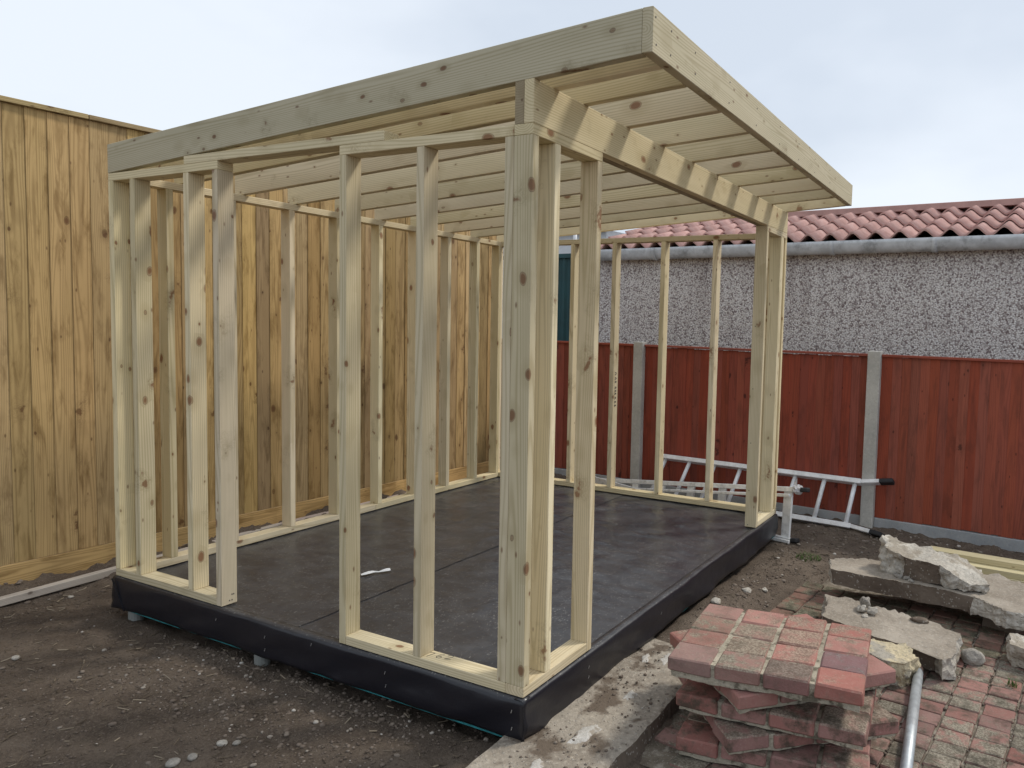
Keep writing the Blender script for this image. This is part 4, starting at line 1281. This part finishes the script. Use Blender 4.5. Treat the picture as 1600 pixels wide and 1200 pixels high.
paver_piece('bottom piece of red paving resting on the ground under the stack', (0.585, -0.735, -0.130), R(8), 4, 4, dark=0.9, mort=0.018)

# galvanised pipe
pp = thing('steel_pipe', 'galvanised steel pipe with rusty end lying on the paving beside the stack', 'pipe', (0.98, -1.15, -0.19))
PLc = Vector(pp.location)
a, b = Vector((1.385, -1.128, -0.172)), Vector((0.30, -1.195, -0.172))
link('tube', bm_mesh(tube_bm([a.lerp(b, .045) - PLc, b - PLc], 0.0205, 20), 'tube'), M['pipe'], pp)
link('threaded_end', bm_mesh(tube_bm([a - PLc, a.lerp(b, .044) - PLc], 0.0195, 20), 'threaded_end'), M['rust'], pp)

# new pale timbers on a bearer by the fence
def plank(label, p0, p1, w, h):
    t = timber('pale_plank', p0, p1, (0, 0, 1), w, h, M['yellowpine'], None)
    return tag(t, label, 'plank', 'pale timbers stacked by the red fence')
base = -0.205
d_ = Vector((-0.07, -1.0, 0)).normalized()
P1, P2, P3 = Vector((2.985, -1.01, 0)), Vector((2.905, -1.10, 0)), Vector((2.885, -1.20, 0))
plank('topmost pale plank of the stack beside the red fence', P1 + Vector((0, 0, -0.077)), P1 + d_ * 1.5 + Vector((0, 0, -0.077)), 0.095, 0.036)
plank('middle pale plank of the stack beside the red fence', P2 + Vector((0, 0, -0.114)), P2 + d_ * 1.45 + Vector((0, 0, -0.114)), 0.095, 0.036)
plank('lowest pale plank of the stack beside the red fence', P3 + Vector((0, 0, -0.151)), P3 + d_ * 1.4 + Vector((0, 0, -0.151)), 0.10, 0.036)
tag(timber('timber_bearer', (2.80, -1.485, -0.187), (3.1, -1.47, -0.187), (0, 0, 1), 0.085, 0.034, M['yellowpine'], None), 'short pale timber bearer under the plank stack', 'bearer')

# ------------------------------------------------------------ small things on the soil
def grass_tuft(label, x, y, n, h, spread, seed):
    r = random.Random(seed)
    bm = bmesh.new()
    for i in range(n):
        a = r.uniform(0, 6.28); d0 = spread * math.sqrt(r.random())
        px, py = d0 * math.cos(a), d0 * math.sin(a)
        hh = h * r.uniform(.5, 1.1); la = r.uniform(0, 6.28); ln = r.uniform(.2, .9) * hh
        w = 0.0022
        prev = None
        sx, sy = -math.sin(la) * w, math.cos(la) * w
        for k in range(4):
            t = k / 3
            c = Vector((px + math.cos(la) * ln * t * t, py + math.sin(la) * ln * t * t, hh * (t - .25 * t * t)))
            wk = 1 - t * .9
            cur = (bm.verts.new(c + Vector((sx, sy, 0)) * wk), bm.verts.new(c - Vector((sx, sy, 0)) * wk))
            if prev:
                bm.faces.new((prev[0], prev[1], cur[1], cur[0]))
            prev = cur
    o = link('grass_tuft', bm_mesh(bm, 'grass_tuft'), M['grass'], None, (x, y, GROUND - 0.003))
    return tag(o, label, 'grass')
grass_tuft('small green grass tuft on bare soil in front of the ladders', 2.80, -0.30, 150, 0.04, 0.085, 1)
grass_tuft('sparse weed growing in the paving joint near the loose grey rock', 1.47, -1.49, 26, 0.045, 0.02, 3)

def zsoil(x, y):
    X = np.array([[x]]); Y = np.array([[y]])
    return float(soil_height(X, Y)[0, 0])
PEB = NT('pebbles')
pc = PEB.n('ShaderNodeAttribute', attribute_name='tone')
colp = PEB.ramp(pc.outputs['Fac'], [(0, (0.10, 0.077, 0.06)), (0.5, (0.155, 0.122, 0.097)), (0.82, (0.22, 0.18, 0.145)), (0.96, (0.32, 0.28, 0.235)), (1, (0.52, 0.49, 0.44))])
colp = PEB.mix(PEB.step(PEB.noise(PEB.pos(), 120.0, 3.0, 0.6), 0.4, 0.7, 0, 0.4), colp, (0.14, 0.11, 0.085))
M['pebbles'] = PEB.done(colp, 0.85, 0.25)
def scatter_pebbles():
    r = random.Random(11)
    t_ = bmesh.new(); bmesh.ops.create_icosphere(t_, subdivisions=2, radius=1.0)
    bv = np.array([v.co[:] for v in t_.verts]); bf = np.array([[v.index for v in f.verts] for f in t_.faces]); t_.free()
    t_ = bmesh.new(); bmesh.ops.create_icosphere(t_, subdivisions=1, radius=1.0)
    sv = np.array([v.co[:] for v in t_.verts]); sf = np.array([[v.index for v in f.verts] for f in t_.faces]); t_.free()
    spots = []
    def area(n, x0, x1, y0, y1, smin, smax, keep=lambda x, y: True, pw=2.5):
        c = 0
        while c < n:
            x, y = r.uniform(x0, x1), r.uniform(y0, y1)
            if keep(x, y):
                spots.append((x, y, smin + (smax - smin) * r.random() ** pw)); c += 1
    out = lambda x, y: not (0.02 < x < V and 0.02 < y < U) and not (y < 0.06 and -0.5 < x < 1.7 and y > -0.34)
    area(1100, -1.3, 0.05, -0.1, 3.1, .0025, .009, out, 3.5)
    area(1200, -0.45, 0.10, 0.35, 1.85, .003, .010, out, 2.5)
    area(22, -0.9, 0.0, 0.3, 2.3, .010, .017, out)
    area(450, 0.0, 0.35, 0.05, 1.7, .004, .012)
    n_stones = len(spots)
    area(5200, -1.3, 0.12, -0.05, 3.0, .0022, .0065, out, 2.0)
    area(1100, 1.0, 3.5, -0.9, -0.03, .0025, .007, lambda x, y: x > 2.4 or y > -0.30, 2.0)
    n_crumbs = len(spots)
    area(700, 1.5, 3.6, -1.2, -0.05, .004, .013, lambda x, y: x > 2.4 or y > -0.30)
    area(500, 2.6, 3.8, -1.7, 0.2, .005, .016, lambda x, y: RQ.dot(RN) - (x * RN.x + y * RN.y) < 0.5 and RQ.dot(RN) - (x * RN.x + y * RN.y) > 0.05)
    area(450, -0.9, 3.4, 2.75, 3.2, .005, .015, lambda x, y: F0.dot(FN) - (x * FN.x + y * FN.y) > 0.04)
    n_path = len(spots)
    area(420, -0.5, 1.05, -0.32, -0.02, .0022, .009, lambda x, y: True, 2.5)
    n_pathend = len(spots)
    for _ in range(420):                                        # grit washed into the joints of the paving
        i, j = r.randrange(21), r.randrange(15)
        lx = -0.80 + i * 0.1005 + r.uniform(-.05, .05); ly = 1.021 - 0.121 * j + r.uniform(-.006, .006)
        x = 1.0 + lx * math.cos(-FA) - ly * math.sin(-FA); y = -1.3 + lx * math.sin(-FA) + ly * math.cos(-FA)
        if y < -0.95:
            spots.append((x, y, r.uniform(.003, .008)))
    n_joint = len(spots)
    xs = np.array([s_[0] for s_ in spots]); ys = np.array([s_[1] for s_ in spots])
    zs_ = soil_height(xs.reshape(-1, 1), ys.reshape(-1, 1)).ravel()
    zs_[n_path:n_pathend] = -0.148
    zs_[n_joint - sum(1 for q in spots if q[1] < -0.95 and q[0] < 2.5):] = np.maximum(zs_[n_joint - sum(1 for q in spots if q[1] < -0.95 and q[0] < 2.5):], -0.208)
    cos, fcs, tones = [], [], []
    base_i = 0
    for (x, y, s_), z in zip(spots, zs_):
        big = s_ > 0.009
        V_, F_ = (bv, bf) if big else (sv, sf)
        a = r.uniform(0, 6.28); e = (r.uniform(.8, 1.35), r.uniform(.7, 1.1), r.uniform(.45, .75))
        P = V_ * np.array(e) * s_
        P = P * (1 + 0.10 * np.sin(V_[:, [1, 2, 0]] * 3 + a))
        ca, sa = math.cos(a), math.sin(a)
        P = np.stack([P[:, 0] * ca - P[:, 1] * sa, P[:, 0] * sa + P[:, 1] * ca, P[:, 2]], -1) + np.array([x, y, z + s_ * .15])
        cos.append(P); fcs.append(F_ + base_i); base_i += len(P)
        tones.append(np.full(len(P), r.random() * (0.5 if n_stones <= len(tones) < n_crumbs else 1.0)))
    co = np.concatenate(cos); fc = np.concatenate(fcs)
    me = bpy.data.meshes.new('gravel')
    me.from_pydata(co.tolist(), [], fc.tolist())
    me.polygons.foreach_set('use_smooth', [True] * len(me.polygons))
    at = me.attributes.new('tone', 'FLOAT', 'POINT'); at.data.foreach_set('value', np.concatenate(tones).astype(np.float32))
    o = stuff(link('gravel', me, M['pebbles']))
    return o
scatter_pebbles()
def scatter_chips():
    r = random.Random(5)
    s = NT('straw_and_chips'); pc = s.n('ShaderNodeAttribute', attribute_name='tone')
    M['chips'] = s.done(s.ramp(pc.outputs['Fac'], [(0, (0.07, 0.053, 0.038)), (0.7, (0.15, 0.118, 0.085)), (1, (0.33, 0.275, 0.20))]), 0.9, 0.15)
    pts = []
    for _ in range(900):
        pts.append((r.uniform(-1.3, 0.05), r.uniform(0.0, 3.0), r.uniform(.006, .024)))
    for _ in range(450):
        x, y = r.uniform(1.7, 3.6), r.uniform(-.9, -.05)
        if x > 2.4 or y > -.3:
            pts.append((x, y, r.uniform(.006, .022)))
    for _ in range(500):
        pts.append((r.uniform(-.9, 3.3), r.uniform(2.7, 3.1), r.uniform(.006, .024)))
    xs = np.array([p[0] for p in pts]); ys = np.array([p[1] for p in pts])
    zz = soil_height(xs.reshape(-1, 1), ys.reshape(-1, 1)).ravel()
    co, fc, tn = [], [], []
    for (x, y, l), z in zip(pts, zz):
        a = r.uniform(0, 6.28); b = r.uniform(-.25, .35); w = r.uniform(.0009, .0022); k = len(co)
        d = Vector((math.cos(a), math.sin(a), b)).normalized() * l; n = Vector((-math.sin(a), math.cos(a), 0)) * w
        c = Vector((x, y, z + .003 + abs(b) * l * .4))
        for e in (-d, d):
            co += [c + e - n, c + e + n, c + e + Vector((0, 0, w * 1.6))]
        fc += [(k, k + 1, k + 4, k + 3), (k + 1, k + 2, k + 5, k + 4), (k + 2, k, k + 3, k + 5)]
        tn += [r.random()] * 6
    me = bpy.data.meshes.new('wood_chips'); me.from_pydata([tuple(c) for c in co], [], fc)
    at = me.attributes.new('tone', 'FLOAT', 'POINT'); at.data.foreach_set('value', np.array(tn, dtype=np.float32))
    stuff(link('wood_chips', me, M['chips']))
scatter_chips()
for i, (x, y, s_, lab) in enumerate([(1.62, -0.10, .05, 'pale rubble lump on the soil beside the membrane skirt behind the stack'), (1.48, -0.215, .04, 'small pale rubble lump nearest the paver stack on the soil'), (1.95, -0.16, .045, 'white rubble lump on the soil in front of the mossy paving'), (2.05, -0.235, .03, 'little white chip at the corner of the mossy paving')]):
    stone('stone', lab, (x, y, zsoil(x, y) + s_ * .2), (s_ * 1.2, s_, s_ * .75), 60 + i * 2.7, M['concrete_broken'], i * 1.3, sharp=.45)
# the few bigger pebbles
for i, (x, y, s_, lab) in enumerate([(-0.618, 0.967, .040, 'largest round pale pebble on the soil at the bottom edge'), (-0.574, 0.930, .030, 'round pale pebble just right of the largest one'), (-0.472, 0.925, .032, 'white pebble behind the round pale pair on the soil'), (-0.445, 0.885, .024, 'brownish pebble touching the white pebble on the soil'), (-0.48, 2.285, .030, 'white chalky pebble at the far left of the bare soil'), (0.02, 2.86, .026, 'bright white chip on the soil near the frame and batten')]):
    stone('pebble', lab, (x, y, zsoil(x, y) + s_ * .18), (s_ * 1.15, s_, s_ * .62), 40 + i * 3.1, M['concrete_broken'] if i in (2, 4, 5) else M['stone'], i, 'pebble', sharp=0.12)
